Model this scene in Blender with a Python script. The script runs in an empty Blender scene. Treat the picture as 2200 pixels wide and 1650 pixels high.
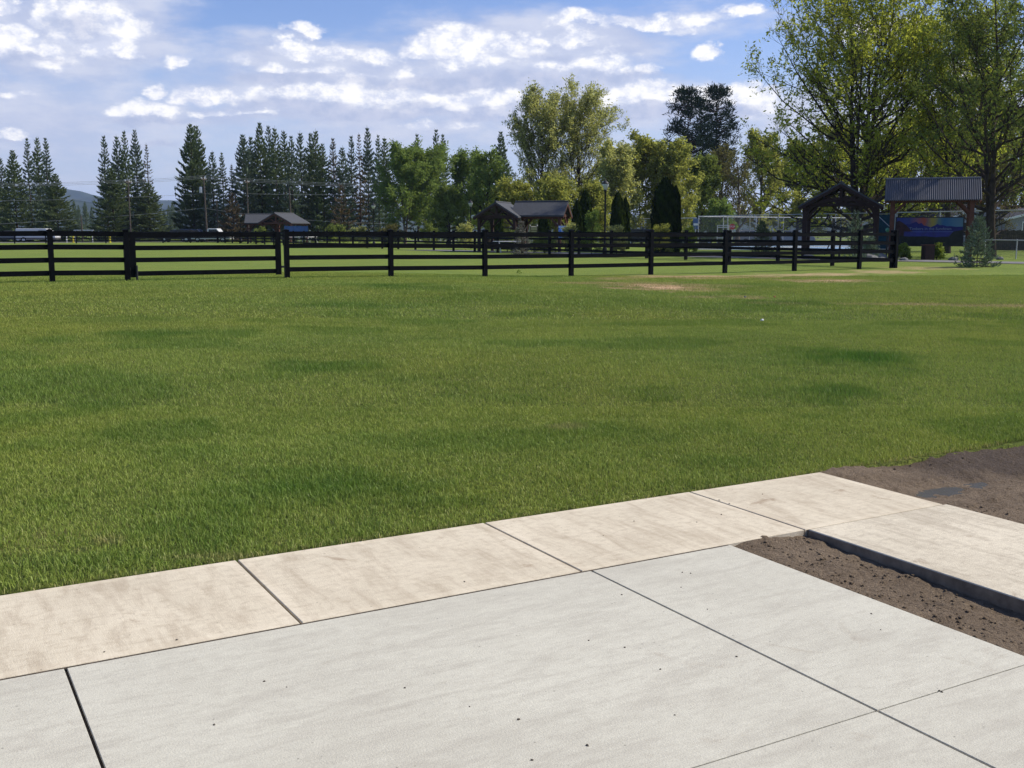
import bpy, math, random
import numpy as np
from mathutils import Vector, Matrix
random.seed(7)
RNG = np.random.default_rng(11)
S = bpy.context.scene
COL = S.collection
PI = math.pi

# ------------------------------------------------------------ camera
F = 2300.0; CH = 1.4; TH = math.atan(328 / F)
cd = bpy.data.cameras.new('camera'); cam = bpy.data.objects.new('camera', cd); COL.objects.link(cam)
cam.location = (0, 0, CH); cam.rotation_euler = (PI / 2 - TH, 0, 0)
cd.sensor_width = 36; cd.lens = 36 * F / 2200; cd.clip_start = 0.05; cd.clip_end = 30000
S.camera = cam
S.render.resolution_x = 1024; S.render.resolution_y = 768
S.view_settings.view_transform = 'Standard'; S.view_settings.look = 'None'
S.view_settings.gamma = 1; S.view_settings.exposure = 0.3
S.cycles.max_bounces = 5; S.cycles.transparent_max_bounces = 24
S.cycles.diffuse_bounces = 2; S.cycles.glossy_bounces = 2; S.cycles.transmission_bounces = 4

# a measured image point -> direction / place on the ground
def ray(px, py):
    a = (px - 1100) / F; b = -(py - 825) / F
    return (a, math.cos(TH) + b * math.sin(TH), b * math.cos(TH) - math.sin(TH))
def G(px, py, z=0.0):
    d = ray(px, py); t = (z - CH) / d[2]
    return (d[0] * t, d[1] * t)
def P(px, Y, py=497):            # place at ground distance Y under image column px, and the height seen at py
    d = ray(px, py); t = Y / d[1]
    return (d[0] * t, Y, CH + d[2] * t)
N_ = math.hypot(4100, 2323)
U = (4100 / N_, 2323 / N_); V = (-U[1], U[0]); UROT = math.atan2(U[1], U[0])
def W(u, v, z=0.0): return (U[0] * u + V[0] * v, U[1] * u + V[1] * v, z)

# ------------------------------------------------------------ light
SUN_AZ = math.radians(81)    # clockwise from +Y
SUN_EL = math.radians(43)
sd = bpy.data.lights.new('sun', 'SUN'); sun = bpy.data.objects.new('sun', sd); COL.objects.link(sun)
sd.energy = 4.4; sd.angle = math.radians(0.5); sd.color = (1, .93, .80)
dirv = Vector((math.sin(SUN_AZ) * math.cos(SUN_EL), math.cos(SUN_AZ) * math.cos(SUN_EL), math.sin(SUN_EL)))
sun.rotation_euler = dirv.to_track_quat('Z', 'Y').to_euler()
sun.location = (0, 0, 60)

# ------------------------------------------------------------ world: sky with clouds
w = bpy.data.worlds.new('World'); S.world = w; w.use_nodes = True
nt = w.node_tree; nt.nodes.clear()
def nn(t, **k):
    n = nt.nodes.new(t)
    for a, b in k.items(): setattr(n, a, b)
    return n
def L(a, b): nt.links.new(a, b)
def mth(op, a, b=None, c=None, clamp=False):
    n = nn('ShaderNodeMath', operation=op); n.use_clamp = clamp
    for i, x in enumerate((a, b, c)):
        if x is None: continue
        if isinstance(x, (int, float)): n.inputs[i].default_value = x
        else: L(x, n.inputs[i])
    return n.outputs[0]
def mixc(f, a, b):
    n = nn('ShaderNodeMix', data_type='RGBA')
    for i, x in ((0, f), (6, a), (7, b)):
        if isinstance(x, (int, float)): n.inputs[i].default_value = x
        elif isinstance(x, tuple): n.inputs[i].default_value = (*x, 1)
        else: L(x, n.inputs[i])
    return n.outputs[2]
SKYG = 10.0
tc = nn('ShaderNodeTexCoord'); sep = nn('ShaderNodeSeparateXYZ'); L(tc.outputs['Generated'], sep.inputs[0])
az = mth('ARCTAN2', sep.outputs[0], sep.outputs[1]); el = mth('ARCSINE', sep.outputs[2])
comb = nn('ShaderNodeCombineXYZ'); L(az, comb.inputs[0]); L(el, comb.inputs[1])
def noise(vec, scale, detail, rough=.55, dist=0.0, sc=None):
    if sc:
        vm = nn('ShaderNodeVectorMath', operation='MULTIPLY'); L(vec, vm.inputs[0]); vm.inputs[1].default_value = sc; vec = vm.outputs[0]
    n = nn('ShaderNodeTexNoise'); L(vec, n.inputs['Vector']); n.inputs['Scale'].default_value = scale
    n.inputs['Detail'].default_value = detail; n.inputs['Roughness'].default_value = rough; n.inputs['Distortion'].default_value = dist
    return n
def warp(vec, n, amp):
    a = nn('ShaderNodeVectorMath', operation='SUBTRACT'); L(n.outputs['Color'], a.inputs[0]); a.inputs[1].default_value = (.5, .5, .5)
    b = nn('ShaderNodeVectorMath', operation='MULTIPLY_ADD'); L(a.outputs[0], b.inputs[0]); b.inputs[1].default_value = amp; L(vec, b.inputs[2])
    return b.outputs[0]
nw = noise(comb.outputs[0], 15, 8, .60, sc=(1, 1.9, 1))
P1 = warp(comb.outputs[0], nw, (.060, .034, 0))
nv = noise(comb.outputs[0], 9, 6, .6, sc=(1, 2.5, 1))
P2 = warp(comb.outputs[0], nv, (.16, .05, 0))
def azel(px, py):
    d = ray(px, py); h = math.hypot(d[0], d[1]); return math.atan2(d[0], d[1]), math.atan2(d[2], h)
def blobs(vec, lst, flat=0.0):
    acc = None
    for (cx, cy, rx, ry, k) in lst:
        a, e = azel(cx, cy + (ry * .25 if flat else 0))
        m = nn('ShaderNodeVectorMath', operation='SUBTRACT'); L(vec, m.inputs[0]); m.inputs[1].default_value = (a, e, 0)
        if flat:                                   # cumulus: flat base, domed top
            lo_ = nn('ShaderNodeVectorMath', operation='MINIMUM'); L(m.outputs[0], lo_.inputs[0]); lo_.inputs[1].default_value = (9, 0, 9)
            ma = nn('ShaderNodeVectorMath', operation='MULTIPLY_ADD'); L(lo_.outputs[0], ma.inputs[0]); ma.inputs[1].default_value = (0, flat, 0); L(m.outputs[0], ma.inputs[2]); m = ma
        m2 = nn('ShaderNodeVectorMath', operation='MULTIPLY'); L(m.outputs[0], m2.inputs[0]); m2.inputs[1].default_value = (F / (rx * 1.24), F / (ry * 1.42), 0)
        ln = nn('ShaderNodeVectorMath', operation='LENGTH'); L(m2.outputs[0], ln.inputs[0])
        d = mth('MULTIPLY_ADD', ln.outputs['Value'], -k, k)
        acc = d if acc is None else mth('SMOOTH_MAX' if False else 'MAXIMUM', acc, d)
    return acc
WHITE = [(965, 88, 100, 34, 1), (1045, 88, 55, 24, .9), (895, 104, 50, 22, 1), (640, 104, 62, 18, .9), (715, 112, 55, 20, .7),
 (655, 66, 48, 14, .7), (432, 198, 52, 26, .8), (342, 188, 26, 18, .7), (540, 206, 60, 26, .75), (630, 200, 40, 22, .7),
 (785, 188, 72, 36, 1), (695, 196, 46, 20, .7), (885, 208, 66, 28, .95), (970, 212, 50, 20, .7), (1060, 212, 70, 26, .95),
 (310, 228, 78, 20, .75), (250, 233, 40, 12, .5), (1120, 108, 70, 24, .6), (1230, 76, 58, 20, .5), (1290, 104, 50, 14, .35),
 (1190, 138, 90, 18, .4), (1340, 140, 50, 24, .45), (1250, 44, 78, 14, .6), (1370, 46, 90, 15, .65), (1480, 38, 85, 20, .65), (1585, 20, 50, 18, .65),
 (1527, 106, 34, 20, .75), (1400, 200, 110, 32, 1), (1520, 202, 120, 34, 1), (1330, 208, 60, 22, .8), (1640, 215, 70, 24, .8), (1390,145,30,14,.5),
 (32, 80, 48, 26, 1), (62, 104, 75, 22, .8), (95, 34, 34, 34, .75), (200, 30, 75, 44, .6), (236, 100, 64, 22, .8), (2, 22, 24, 18, .9),
 (20, 292, 36, 15, .8), (908, 268, 40, 12, .5), (1000, 264, 40, 14, .4), (590, 142, 48, 13, .7), (690, 148, 60, 14, .5), (380, 122, 30, 18, .6),
 (500, 122, 30, 12, .45), (30, 205, 40, 10, .45), (1560, 90, 14, 8, .3), (1600, 240, 40, 14, .5), (540, 246, 60, 7, .5),
 (1900, 60, 110, 24, .6), (2060, 150, 90, 30, .7), (-150, 120, 120, 40, .9), (2400, 90, 160, 40, .9), (-300, 230, 150, 22, .8), (140, 60, 40, 40, .6), (235, 55, 90, 50, .55), (820, 120, 60, 18, .5), (1000, 130, 90, 22, .55), (870, 160, 40, 24, .45), (460, 240, 60, 10, .45), (1150, 80, 40, 24, .5), (1290, 130, 90, 24, .5), (120, 130, 50, 20, .5), (1480, 60, 60, 16, .5)]
GREY = [(140, 70, 230, 110, 1), (760, 170, 420, 70, .8), (1090, 130, 330, 80, .9), (700, 240, 500, 26, .8), (1340, 215, 260, 46, .9), (1250, 100, 220, 60, .8),
 (60, 250, 420, 110, .55), (1420, 44, 240, 30, .4), (620, 110, 200, 36, .6), (350, 240, 200, 40, .6), (900, 275, 500, 50, .5), (1900, 240, 400, 60, .7), (-300, 140, 300, 90, .9)]
BASE = [(760, 232, 250, 16, 1), (600, 166, 110, 12, .8), (1010, 178, 300, 16, .9), (1330, 160, 120, 14, .7), (1060, 236, 140, 15, 1), (1380, 236, 150, 16, 1),
 (320, 252, 120, 8, .7), (150, 60, 70, 20, .5), (1180, 120, 80, 10, .5), (640, 82, 40, 5, .4), (340, 302, 60, 7, .4), (20,312,40,5,.5), (1540, 236, 100, 14, .9), (70,128,80,7,.5)]
bw = blobs(P1, WHITE, .6); bg_ = blobs(P2, GREY); bb = blobs(P1, BASE)
fb = noise(comb.outputs[0], 44, 9, .64, sc=(1, 1.4, 1)); fb2 = noise(comb.outputs[0], 14, 6, .6, sc=(1, 3, 1))
def mr(x, a, b, c=0, d=1, sm=True):
    n = nn('ShaderNodeMapRange'); n.interpolation_type = 'SMOOTHSTEP' if sm else 'LINEAR'
    L(x, n.inputs[0]); n.inputs[1].default_value = a; n.inputs[2].default_value = b; n.inputs[3].default_value = c; n.inputs[4].default_value = d
    return n.outputs[0]
aw = mr(mth('ADD', bw, mth('MULTIPLY_ADD', fb.outputs[0], .55, -.26)), .08, .40)
ag = mr(mth('ADD', bg_, mth('MULTIPLY_ADD', fb2.outputs[0], .9, -.36)), .0, .62, 0, .92)
ab = mr(mth('ADD', bb, mth('MULTIPLY_ADD', fb2.outputs[0], .5, -.24)), .0, .5, 0, .85)
sky = nn('ShaderNodeTexSky', sky_type='NISHITA'); sky.sun_disc = False
sky.sun_elevation = SUN_EL; sky.sun_rotation = SUN_AZ; sky.air_density = 1.0; sky.dust_density = 1.2; sky.ozone_density = 1.6; sky.altitude = 600
hz = mr(el, -.02, .20, .80, 0.0)                       # pale veil low over the horizon
tint = nn('ShaderNodeMix', data_type='RGBA', blend_type='MULTIPLY'); tint.inputs[0].default_value = 1; L(sky.outputs[0], tint.inputs[6]); tint.inputs[7].default_value = (.92, .98, 1.28, 1)
c = mixc(hz, tint.outputs[2], (5.3, 6.0, 7.7))
c = mixc(ag, c, mixc(mr(fb2.outputs[0], .35, .65), (4.5, 5.0, 6.7), (5.9, 6.2, 7.4)))
shade = mr(mth('ADD', fb.outputs[0], mth('MULTIPLY', bw, .12)), .43, .66)
cw = mixc(shade, (5.9, 6.3, 7.7), (9.5, 9.35, 9.3))
c = mixc(aw, c, cw)
c = mixc(ab, c, mixc(mr(fb.outputs[0], .35, .65), (3.9, 4.5, 6.3), (5.4, 5.7, 7.1)))
back = nn('ShaderNodeBackground'); L(c, back.inputs[0]); back.inputs[1].default_value = 0.1
wo = nn('ShaderNodeOutputWorld'); L(back.outputs[0], wo.inputs[0])
w.cycles.sampling_method = 'MANUAL'; w.cycles.sample_map_resolution = 512

# ------------------------------------------------------------ materials
class M:
    """tiny node helper"""
    def __init__(s, name, rough=.6, spec=.4):
        s.m = bpy.data.materials.new(name); s.m.use_nodes = True; s.t = s.m.node_tree
        s.b = s.t.nodes['Principled BSDF']; s.o = s.t.nodes['Material Output']
        s.b.inputs['Roughness'].default_value = rough; s.b.inputs['Specular IOR Level'].default_value = spec
        s.pos = None
    def n(s, t, **k):
        x = s.t.nodes.new(t)
        for a, b in k.items(): setattr(x, a, b)
        return x
    def l(s, a, b): s.t.links.new(a, b)
    def coord(s, local=False, scale=(1, 1, 1), rot=0):
        if local: c = s.n('ShaderNodeTexCoord').outputs['Object']
        else: c = s.n('ShaderNodeNewGeometry').outputs['Position']
        mp = s.n('ShaderNodeMapping'); s.l(c, mp.inputs[0])
        mp.vector_type = 'TEXTURE' if rot else 'POINT'
        if rot:
            mp.inputs['Rotation'].default_value = (0, 0, rot)
            mp2 = s.n('ShaderNodeMapping'); s.l(mp.outputs[0], mp2.inputs[0]); mp2.inputs['Scale'].default_value = scale
            return mp2.outputs[0]
        mp.inputs['Scale'].default_value = scale
        return mp.outputs[0]
    def noise(s, vec, scale, detail=4, rough=.6, dist=0):
        x = s.n('ShaderNodeTexNoise'); s.l(vec, x.inputs['Vector']); x.inputs['Scale'].default_value = scale
        x.inputs['Detail'].default_value = detail; x.inputs['Roughness'].default_value = rough; x.inputs['Distortion'].default_value = dist
        return x.outputs[0]
    def mr(s, x, a, b, c=0, d=1):
        n = s.n('ShaderNodeMapRange'); s.l(x, n.inputs[0])
        for i, v in enumerate((a, b, c, d)): n.inputs[i + 1].default_value = v
        return n.outputs[0]
    def math(s, op, a, b=None):
        n = s.n('ShaderNodeMath', operation=op)
        for i, x in enumerate((a, b)):
            if x is None: continue
            if isinstance(x, (int, float)): n.inputs[i].default_value = x
            else: s.l(x, n.inputs[i])
        return n.outputs[0]
    def mix(s, f, a, b, blend='MIX'):
        n = s.n('ShaderNodeMix', data_type='RGBA', blend_type=blend)
        for i, x in ((0, f), (6, a), (7, b)):
            if isinstance(x, (int, float)): n.inputs[i].default_value = x
            elif isinstance(x, tuple): n.inputs[i].default_value = (*x, 1)
            else: s.l(x, n.inputs[i])
        return n.outputs[2]
    def attr(s, name):
        return s.n('ShaderNodeAttribute', attribute_name=name).outputs['Fac']
    def col(s, c):
        if isinstance(c, tuple): s.b.inputs['Base Color'].default_value = (*c, 1)
        else: s.l(c, s.b.inputs['Base Color'])
    def bump(s, h, dist=.01, strength=1):
        b = s.n('ShaderNodeBump'); b.inputs['Distance'].default_value = dist; b.inputs['Strength'].default_value = strength
        s.l(h, b.inputs['Height']); s.l(b.outputs[0], s.b.inputs['Normal'])
def plain(name, c, rough=.6, spec=.4, var=.25, scale=6, metal=0):
    m = M(name, rough, spec); v = m.coord(True)
    n = m.noise(v, scale, 5)
    m.col(m.mix(m.mr(n, .3, .7), tuple(x * (1 - var) for x in c), tuple(min(1, x * (1 + var)) for x in c)))
    m.b.inputs['Metallic'].default_value = metal
    return m.m
def foliage(name, a, b, trans=.35, c2=None):
    m = M(name); t = m.t; t.nodes.remove(m.b)
    tone = m.attr('tone'); oi = m.n('ShaderNodeObjectInfo').outputs['Random']
    f = m.math('ADD', m.math('MULTIPLY', tone, .8), m.math('MULTIPLY', oi, .2))
    c = m.mix(f, a, b)
    d = m.n('ShaderNodeBsdfDiffuse'); tr = m.n('ShaderNodeBsdfTranslucent'); mx = m.n('ShaderNodeMixShader')
    m.l(c, d.inputs[0]); m.l(m.mix(.5, c, (min(1, b[0] * 1.4), min(1, b[1] * 1.4), b[2] * .8)), tr.inputs[0])
    mx.inputs[0].default_value = trans
    m.l(d.outputs[0], mx.inputs[1]); m.l(tr.outputs[0], mx.inputs[2]); m.l(mx.outputs[0], m.o.inputs[0])
    return m.m

# lawn colour shared by ground sheet and blades
def lawn_color(m, tone=None, hgt=None):
    pos = m.coord()
    n1 = m.noise(pos, .55, 5, .6, .4); n2 = m.noise(pos, 3.2, 4, .6)
    c = m.mix(m.mr(n1, .36, .66), (.138, .230, .032), (.262, .345, .055))
    c = m.mix(m.mr(n2, .3, .75, 0, .7), c, (.35, .40, .090))
    lush = m.attr('lush'); dry = m.attr('dry')
    if tone is not None:
        straw = m.mr(tone, .82, .97)
        c = m.mix(straw, c, (.42, .38, .17))
        c = m.mix(m.mr(tone, 0, .8, .0, .5), c, (.30, .39, .085))
    big = m.noise(m.coord(), .16, 3, .5)
    c = m.mix(m.mr(big, .4, .62, 0, .45), c, m.mix(1, c, (1.25, 1.02, .9), 'MULTIPLY'))
    c = m.mix(lush, c, m.mix(1, c, (.36, .58, .42), 'MULTIPLY'))
    c = m.mix(dry, c, (.58, .40, .23))
    return c
mg = M('lawn_ground', .95, .1)
c = lawn_color(mg); pos = mg.coord()
fine = mg.noise(pos, 30, 6, .75)
c = mg.mix(mg.mr(fine, .38, .62), (0.03, .040, .010), mg.mix(.5, c, (.09, .10, .03)))
spk = mg.noise(mg.coord(scale=(1, 2.2, 1)), 7, 6, .8)
cF = mg.mix(.35, lawn_color(mg), (.130, .185, .035))
cF = mg.mix(mg.mr(spk, .35, .65, 0, .42), cF, (.17, .215, .055))
cF = mg.mix(mg.mr(mg.noise(mg.coord(scale=(1, 1.6, 1)), 13, 5, .8), .42, .7, .35, 0), cF, (.03, .06, .01))
far = mg.attr('far')
mg.col(mg.mix(mg.attr('dry'), mg.mix(far, c, cF), (.50, .345, .20))); mg.bump(mg.noise(pos, 40, 4, .7), .04, .8)
MG = mg.m
mb = M('grass_blades'); mb.t.nodes.remove(mb.b)
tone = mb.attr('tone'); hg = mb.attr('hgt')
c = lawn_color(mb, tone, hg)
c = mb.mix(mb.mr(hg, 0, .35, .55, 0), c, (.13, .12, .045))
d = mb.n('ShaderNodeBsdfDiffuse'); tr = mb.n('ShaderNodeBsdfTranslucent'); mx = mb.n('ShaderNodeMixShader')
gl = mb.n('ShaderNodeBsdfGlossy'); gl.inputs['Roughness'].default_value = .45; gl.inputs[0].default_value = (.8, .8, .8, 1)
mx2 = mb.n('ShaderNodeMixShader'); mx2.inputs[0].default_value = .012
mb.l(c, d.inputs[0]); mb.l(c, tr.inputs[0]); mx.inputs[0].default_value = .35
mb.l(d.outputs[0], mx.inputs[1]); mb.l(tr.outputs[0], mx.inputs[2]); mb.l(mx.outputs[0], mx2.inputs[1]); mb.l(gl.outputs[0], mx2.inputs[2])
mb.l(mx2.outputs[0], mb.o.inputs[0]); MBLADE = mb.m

def concrete(name, ca, cb, stain, streak_u=True, grain=1.0, stain_amt=.5, dirt=.5):
    m = M(name, .85, .2)
    p = m.coord(rot=UROT)
    big = m.noise(p, 1.3, 7, .66, .5)
    stk = m.noise(m.coord(rot=UROT, scale=(1, 5, 1) if streak_u else (5, 1, 1)), 2.2, 7, .68, .4)
    fine = m.noise(p, 170, 3, .7)
    mid = m.noise(m.coord(rot=UROT, scale=(1, 1.9, 1)), 15, 8, .8)
    brm = m.noise(m.coord(rot=UROT, scale=(2.5, 55, 1) if streak_u else (55, 2.5, 1)), 5, 4, .75)
    c = m.mix(m.mr(big, .36, .66), ca, cb)
    c = m.mix(m.mr(stk, .47, .70, 0, stain_amt), c, stain)
    c = m.mix(m.mr(mid, .50, .66, 0, stain_amt * .8), c, stain)
    c = m.mix(m.mr(mid, .45, .34, 0, .35), c, tuple(min(.85, x * 1.18) for x in ca))
    c = m.mix(m.mr(brm, .38, .62, 0, .20 * grain), c, tuple(x * .74 for x in stain))
    c = m.mix(m.mr(fine, .40, .60, .11 * grain, 0), c, tuple(x * .5 for x in stain))
    sp = m.noise(p, 2.6, 8, .72, 1.2)
    c = m.mix(m.mr(sp, .60, .70, 0, dirt), c, (stain[0] * .62, stain[1] * .52, stain[2] * .45))
    vo = m.n('ShaderNodeTexVoronoi'); m.l(p, vo.inputs['Vector']); vo.inputs['Scale'].default_value = 22
    vs = m.mr(vo.outputs['Distance'], .05, .10, .6, 0)
    gate = m.mr(m.noise(p, 7, 2), .52, .58)
    c = m.mix(m.math('MULTIPLY', vs, gate), c, tuple(x * .3 for x in stain))
    m.col(c)
    h = m.math('ADD', m.math('MULTIPLY', fine, .6), m.math('MULTIPLY', brm, .25))
    m.bump(h, .0045 * grain, .7)
    return m.m
M_TAN = concrete('tan_concrete', (.71, .63, .475), (.60, .53, .395), (.42, .345, .245), False, .9, .8, .6)
M_TAN2 = concrete('pitted_tan_concrete', (.74, .665, .51), (.60, .535, .405), (.40, .34, .25), False, 1.3, .8, .65)
M_GREY = concrete('new_grey_concrete', (.605, .58, .475), (.54, .515, .42), (.44, .41, .335), True, 1.0, .75, .28)
M_JOINT = plain('joint_filler', (.07, .055, .04), .95, .1, .4, 30)
md = M('soil', .95, .1); p = md.coord()
a = md.noise(p, 4, 6, .65); b = md.noise(p, 45, 5, .75)
c = md.mix(md.mr(a, .35, .65), (.165, .122, .082), (.24, .182, .125))
c = md.mix(md.mr(b, .45, .75, 0, .6), c, (.31, .245, .175)); c = md.mix(md.mr(b, .25, .45, .6, 0), c, (.045, .032, .024))
wet = md.attr('wet'); c = md.mix(wet, c, (.085, .062, .044)); md.col(c)
md.l(md.mr(wet, 0, 1, .95, .62), md.b.inputs['Roughness']); md.bump(b, .035, 1)
M_SOIL = md.m
M_PUD = M('puddle_water', .15, .12); M_PUD.col((.075, .064, .048)); M_PUD = M_PUD.m
M_PATH = plain('path_asphalt', (.17, .165, .16), .9, .2, .2, 3)
M_BLACK = plain('black_vinyl', (.0030, .0036, .0050), .6, .06, .3, 4)
M_BLACKM = plain('black_metal', (.012, .012, .014), .5, .4, .2, 8)
M_WOOD = plain('stained_timber', (.10, .036, .020), .65, .3, .3, 5)
M_WOODD = plain('dark_timber', (.035, .016, .011), .7, .3, .3, 5)
M_ROOFG = plain('grey_roofing', (.060, .063, .068), .7, .3, .2, 9)
M_ROOFM = plain('corrugated_metal', (.115, .118, .13), .5, .4, .12, 2, .0)
M_GALV = plain('galvanised_steel', (.52, .53, .55), .5, .5, .12, 4)
M_WHITE = plain('white_paint', (.78, .78, .77), .5, .5, .06, 3)
M_GLASS = plain('dark_glass', (.02, .025, .03), .08, .6, .1, 2)
M_TYRE = plain('tyre_rubber', (.015, .015, .015), .8, .3, .1, 8)
M_BARK = plain('bark_brown', (.055, .042, .032), .95, .1, .45, 3)
M_BARKL = plain('bark_grey', (.13, .105, .08), .95, .1, .4, 3)
M_POLE = plain('weathered_pole', (.085, .072, .06), .9, .1, .25, 5)
M_WIRE = plain('wire_aluminium', (.30, .31, .30), .5, .5, .1, 1)
F_PINE = foliage('pine_needles', (.055, .085, .038), (.165, .205, .095), .15)
F_PINEB = foliage('blue_pine_needles', (.052, .082, .056), (.15, .19, .125), .15)
F_DEAD = foliage('dead_needles', (.062, .050, .030), (.135, .100, .062), .15)
F_OLD = foliage('dead_old_needles', (0.083, 0.050, 0.029), (0.176, 0.110, 0.068), .15)
F_TIP = foliage('grey_bare_twigs', (0.130, 0.124, 0.104), (0.247, 0.234, 0.202), .1)
F_DARKP = foliage('dark_pine_needles', (0.014, 0.026, 0.019), (0.038, 0.060, 0.043), .12)
F_FRESH = foliage('fresh_green_leaves', (.090, .145, .032), (.25, .325, .095), .42)
F_PALE = foliage('pale_spring_leaves', (.20, .22, .07), (.50, .50, .21), .52)
F_OLIVE = foliage('olive_spring_leaves', (.145, .165, .036), (.38, .39, .11), .52)
F_COTT = foliage('yellow_green_leaves', (.15, .19, .022), (.44, .47, .085), .52)
F_BROWN = foliage('brown_budding_leaves', (0.086, 0.084, 0.031), (0.194, 0.180, 0.065), .3)
F_SHADE = foliage('deep_green_leaves', (.085, .12, .030), (.25, .30, .075), .35)
F_ARB = foliage('arborvitae_foliage', (0.009, 0.019, 0.004), (0.041, 0.061, 0.010), .12)
F_BLUE = foliage('blue_spruce_needles', (.06, .095, .062), (.20, .265, .19), .15)
F_YEL = foliage('yellow_green_shrub', (.10, .15, .02), (.26, .32, .06), .4)

# ------------------------------------------------------------ object helpers
def tag(o, label=None, cat=None, group=None, kind=None):
    if label: o['label'] = label
    if cat: o['category'] = cat
    if group: o['group'] = group
    if kind: o['kind'] = kind
    return o
def empty(name, loc, rz=0, label=None, cat=None, group=None):
    o = bpy.data.objects.new(name, None); COL.objects.link(o); o.location = loc; o.rotation_euler = (0, 0, rz)
    o.empty_display_size = .3
    return tag(o, label, cat, group)
def np_mesh(name, V_, F_, mat, parent=None, attrs=None, smooth=False):
    V_ = np.asarray(V_, dtype=np.float32); me = bpy.data.meshes.new(name)
    if isinstance(F_, (list, tuple)): groups = [np.asarray(f, dtype=np.int32) for f in F_ if len(f)]
    else: groups = [F_.astype(np.int32)]
    nl = sum(g.size for g in groups); npoly = sum(len(g) for g in groups)
    me.vertices.add(len(V_)); me.vertices.foreach_set('co', V_.ravel())
    me.loops.add(nl); me.loops.foreach_set('vertex_index', np.concatenate([g.ravel() for g in groups]))
    me.polygons.add(npoly)
    tot = np.concatenate([np.full(len(g), g.shape[1], dtype=np.int32) for g in groups])
    st = np.concatenate([[0], np.cumsum(tot)[:-1]]).astype(np.int32)
    me.polygons.foreach_set('loop_start', st); me.polygons.foreach_set('loop_total', tot)
    if smooth: me.polygons.foreach_set('use_smooth', np.ones(npoly, dtype=bool))
    if attrs:
        for k, a in attrs.items():
            at = me.attributes.new(k, 'FLOAT', 'POINT'); at.data.foreach_set('value', np.asarray(a, dtype=np.float32))
    me.update(calc_edges=True)
    me.materials.append(mat)
    o = bpy.data.objects.new(name, me); COL.objects.link(o)
    if parent: o.parent = parent
    return o
class MB:
    def __init__(s): s.v = []; s.f = []
    def add(s, vs, fs):
        b = len(s.v); s.v += [tuple(x) for x in vs]; s.f += [[b + i for i in f] for f in fs]; return s
    def box(s, x0, x1, y0, y1, z0, z1):
        return s.add([(x0, y0, z0), (x1, y0, z0), (x1, y1, z0), (x0, y1, z0), (x0, y0, z1), (x1, y0, z1), (x1, y1, z1), (x0, y1, z1)],
              [[0, 3, 2, 1], [4, 5, 6, 7], [0, 1, 5, 4], [1, 2, 6, 5], [2, 3, 7, 6], [3, 0, 4, 7]])
    def beam(s, a, b, w_, h):          # square bar from a to b
        a = Vector(a); b = Vector(b); d = (b - a).normalized()
        up = Vector((0, 0, 1)) if abs(d.z) < .95 else Vector((0, 1, 0))
        x = d.cross(up).normalized() * w_ / 2; y = x.cross(d).normalized() * h / 2
        vs = [a - x - y, a + x - y, a + x + y, a - x + y, b - x - y, b + x - y, b + x + y, b - x + y]
        return s.add(vs, [[0, 3, 2, 1], [4, 5, 6, 7], [0, 1, 5, 4], [1, 2, 6, 5], [2, 3, 7, 6], [3, 0, 4, 7]])
    def tube(s, pts, rad, n=8, cap=True):
        pts = [Vector(p) for p in pts]
        if not isinstance(rad, (list, tuple)): rad = [rad] * len(pts)
        rings = []
        for i, p in enumerate(pts):
            d = (pts[min(i + 1, len(pts) - 1)] - pts[max(i - 1, 0)]).normalized()
            up = Vector((0, 0, 1)) if abs(d.z) < .9 else Vector((0, 1, 0))
            x = d.cross(up).normalized(); y = x.cross(d).normalized()
            rings.append([p + (x * math.cos(2 * PI * k / n) + y * math.sin(2 * PI * k / n)) * rad[i] for k in range(n)])
        vs = [q for r in rings for q in r]; fs = []
        for i in range(len(pts) - 1):
            for k in range(n): fs.append([i * n + k, i * n + (k + 1) % n, (i + 1) * n + (k + 1) % n, (i + 1) * n + k])
        if cap: fs.append(list(range(n))[::-1]); fs.append([(len(pts) - 1) * n + k for k in range(n)])
        return s.add(vs, fs)
    def prism(s, prof, y0, y1):         # polygon in xz extruded along y
        n = len(prof); vs = [(x, y0, z) for x, z in prof] + [(x, y1, z) for x, z in prof]
        return s.add(vs, [list(range(n)), [n + i for i in range(n)][::-1]] + [[i, i + n, (i + 1) % n + n, (i + 1) % n] for i in range(n)])
    def lathe(s, prof, n=14, c=(0, 0)):
        vs = []; fs = []
        for r, z in prof:
            for k in range(n): vs.append((c[0] + r * math.cos(2 * PI * k / n), c[1] + r * math.sin(2 * PI * k / n), z))
        for i in range(len(prof) - 1):
            for k in range(n): fs.append([i * n + k, i * n + (k + 1) % n, (i + 1) * n + (k + 1) % n, (i + 1) * n + k])
        fs.append(list(range(n))[::-1]); fs.append([(len(prof) - 1) * n + k for k in range(n)])
        return s.add(vs, fs)
    def build(s, name, mat, parent=None, smooth=False, bevel=0):
        me = bpy.data.meshes.new(name); me.from_pydata([tuple(v) for v in s.v], [], s.f); me.update()
        if smooth:
            for p_ in me.polygons: p_.use_smooth = True
        me.materials.append(mat); o = bpy.data.objects.new(name, me); COL.objects.link(o)
        if parent: o.parent = parent
        if bevel:
            b = o.modifiers.new('bevel', 'BEVEL'); b.width = bevel; b.segments = 2; b.limit_method = 'ANGLE'
        return o
def copy_thing(src, loc, rz=0, scale=None, **kw):
    r = src.copy(); COL.objects.link(r); r.location = loc; r.rotation_euler = (0, 0, rz)
    if scale: r.scale = scale
    for ch in list(src.children):
        c_ = ch.copy(); COL.objects.link(c_); c_.parent = r
        for g in ch.children:
            g_ = g.copy(); COL.objects.link(g_); g_.parent = c_
    for k, v_ in kw.items(): r[k] = v_
    return r
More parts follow.
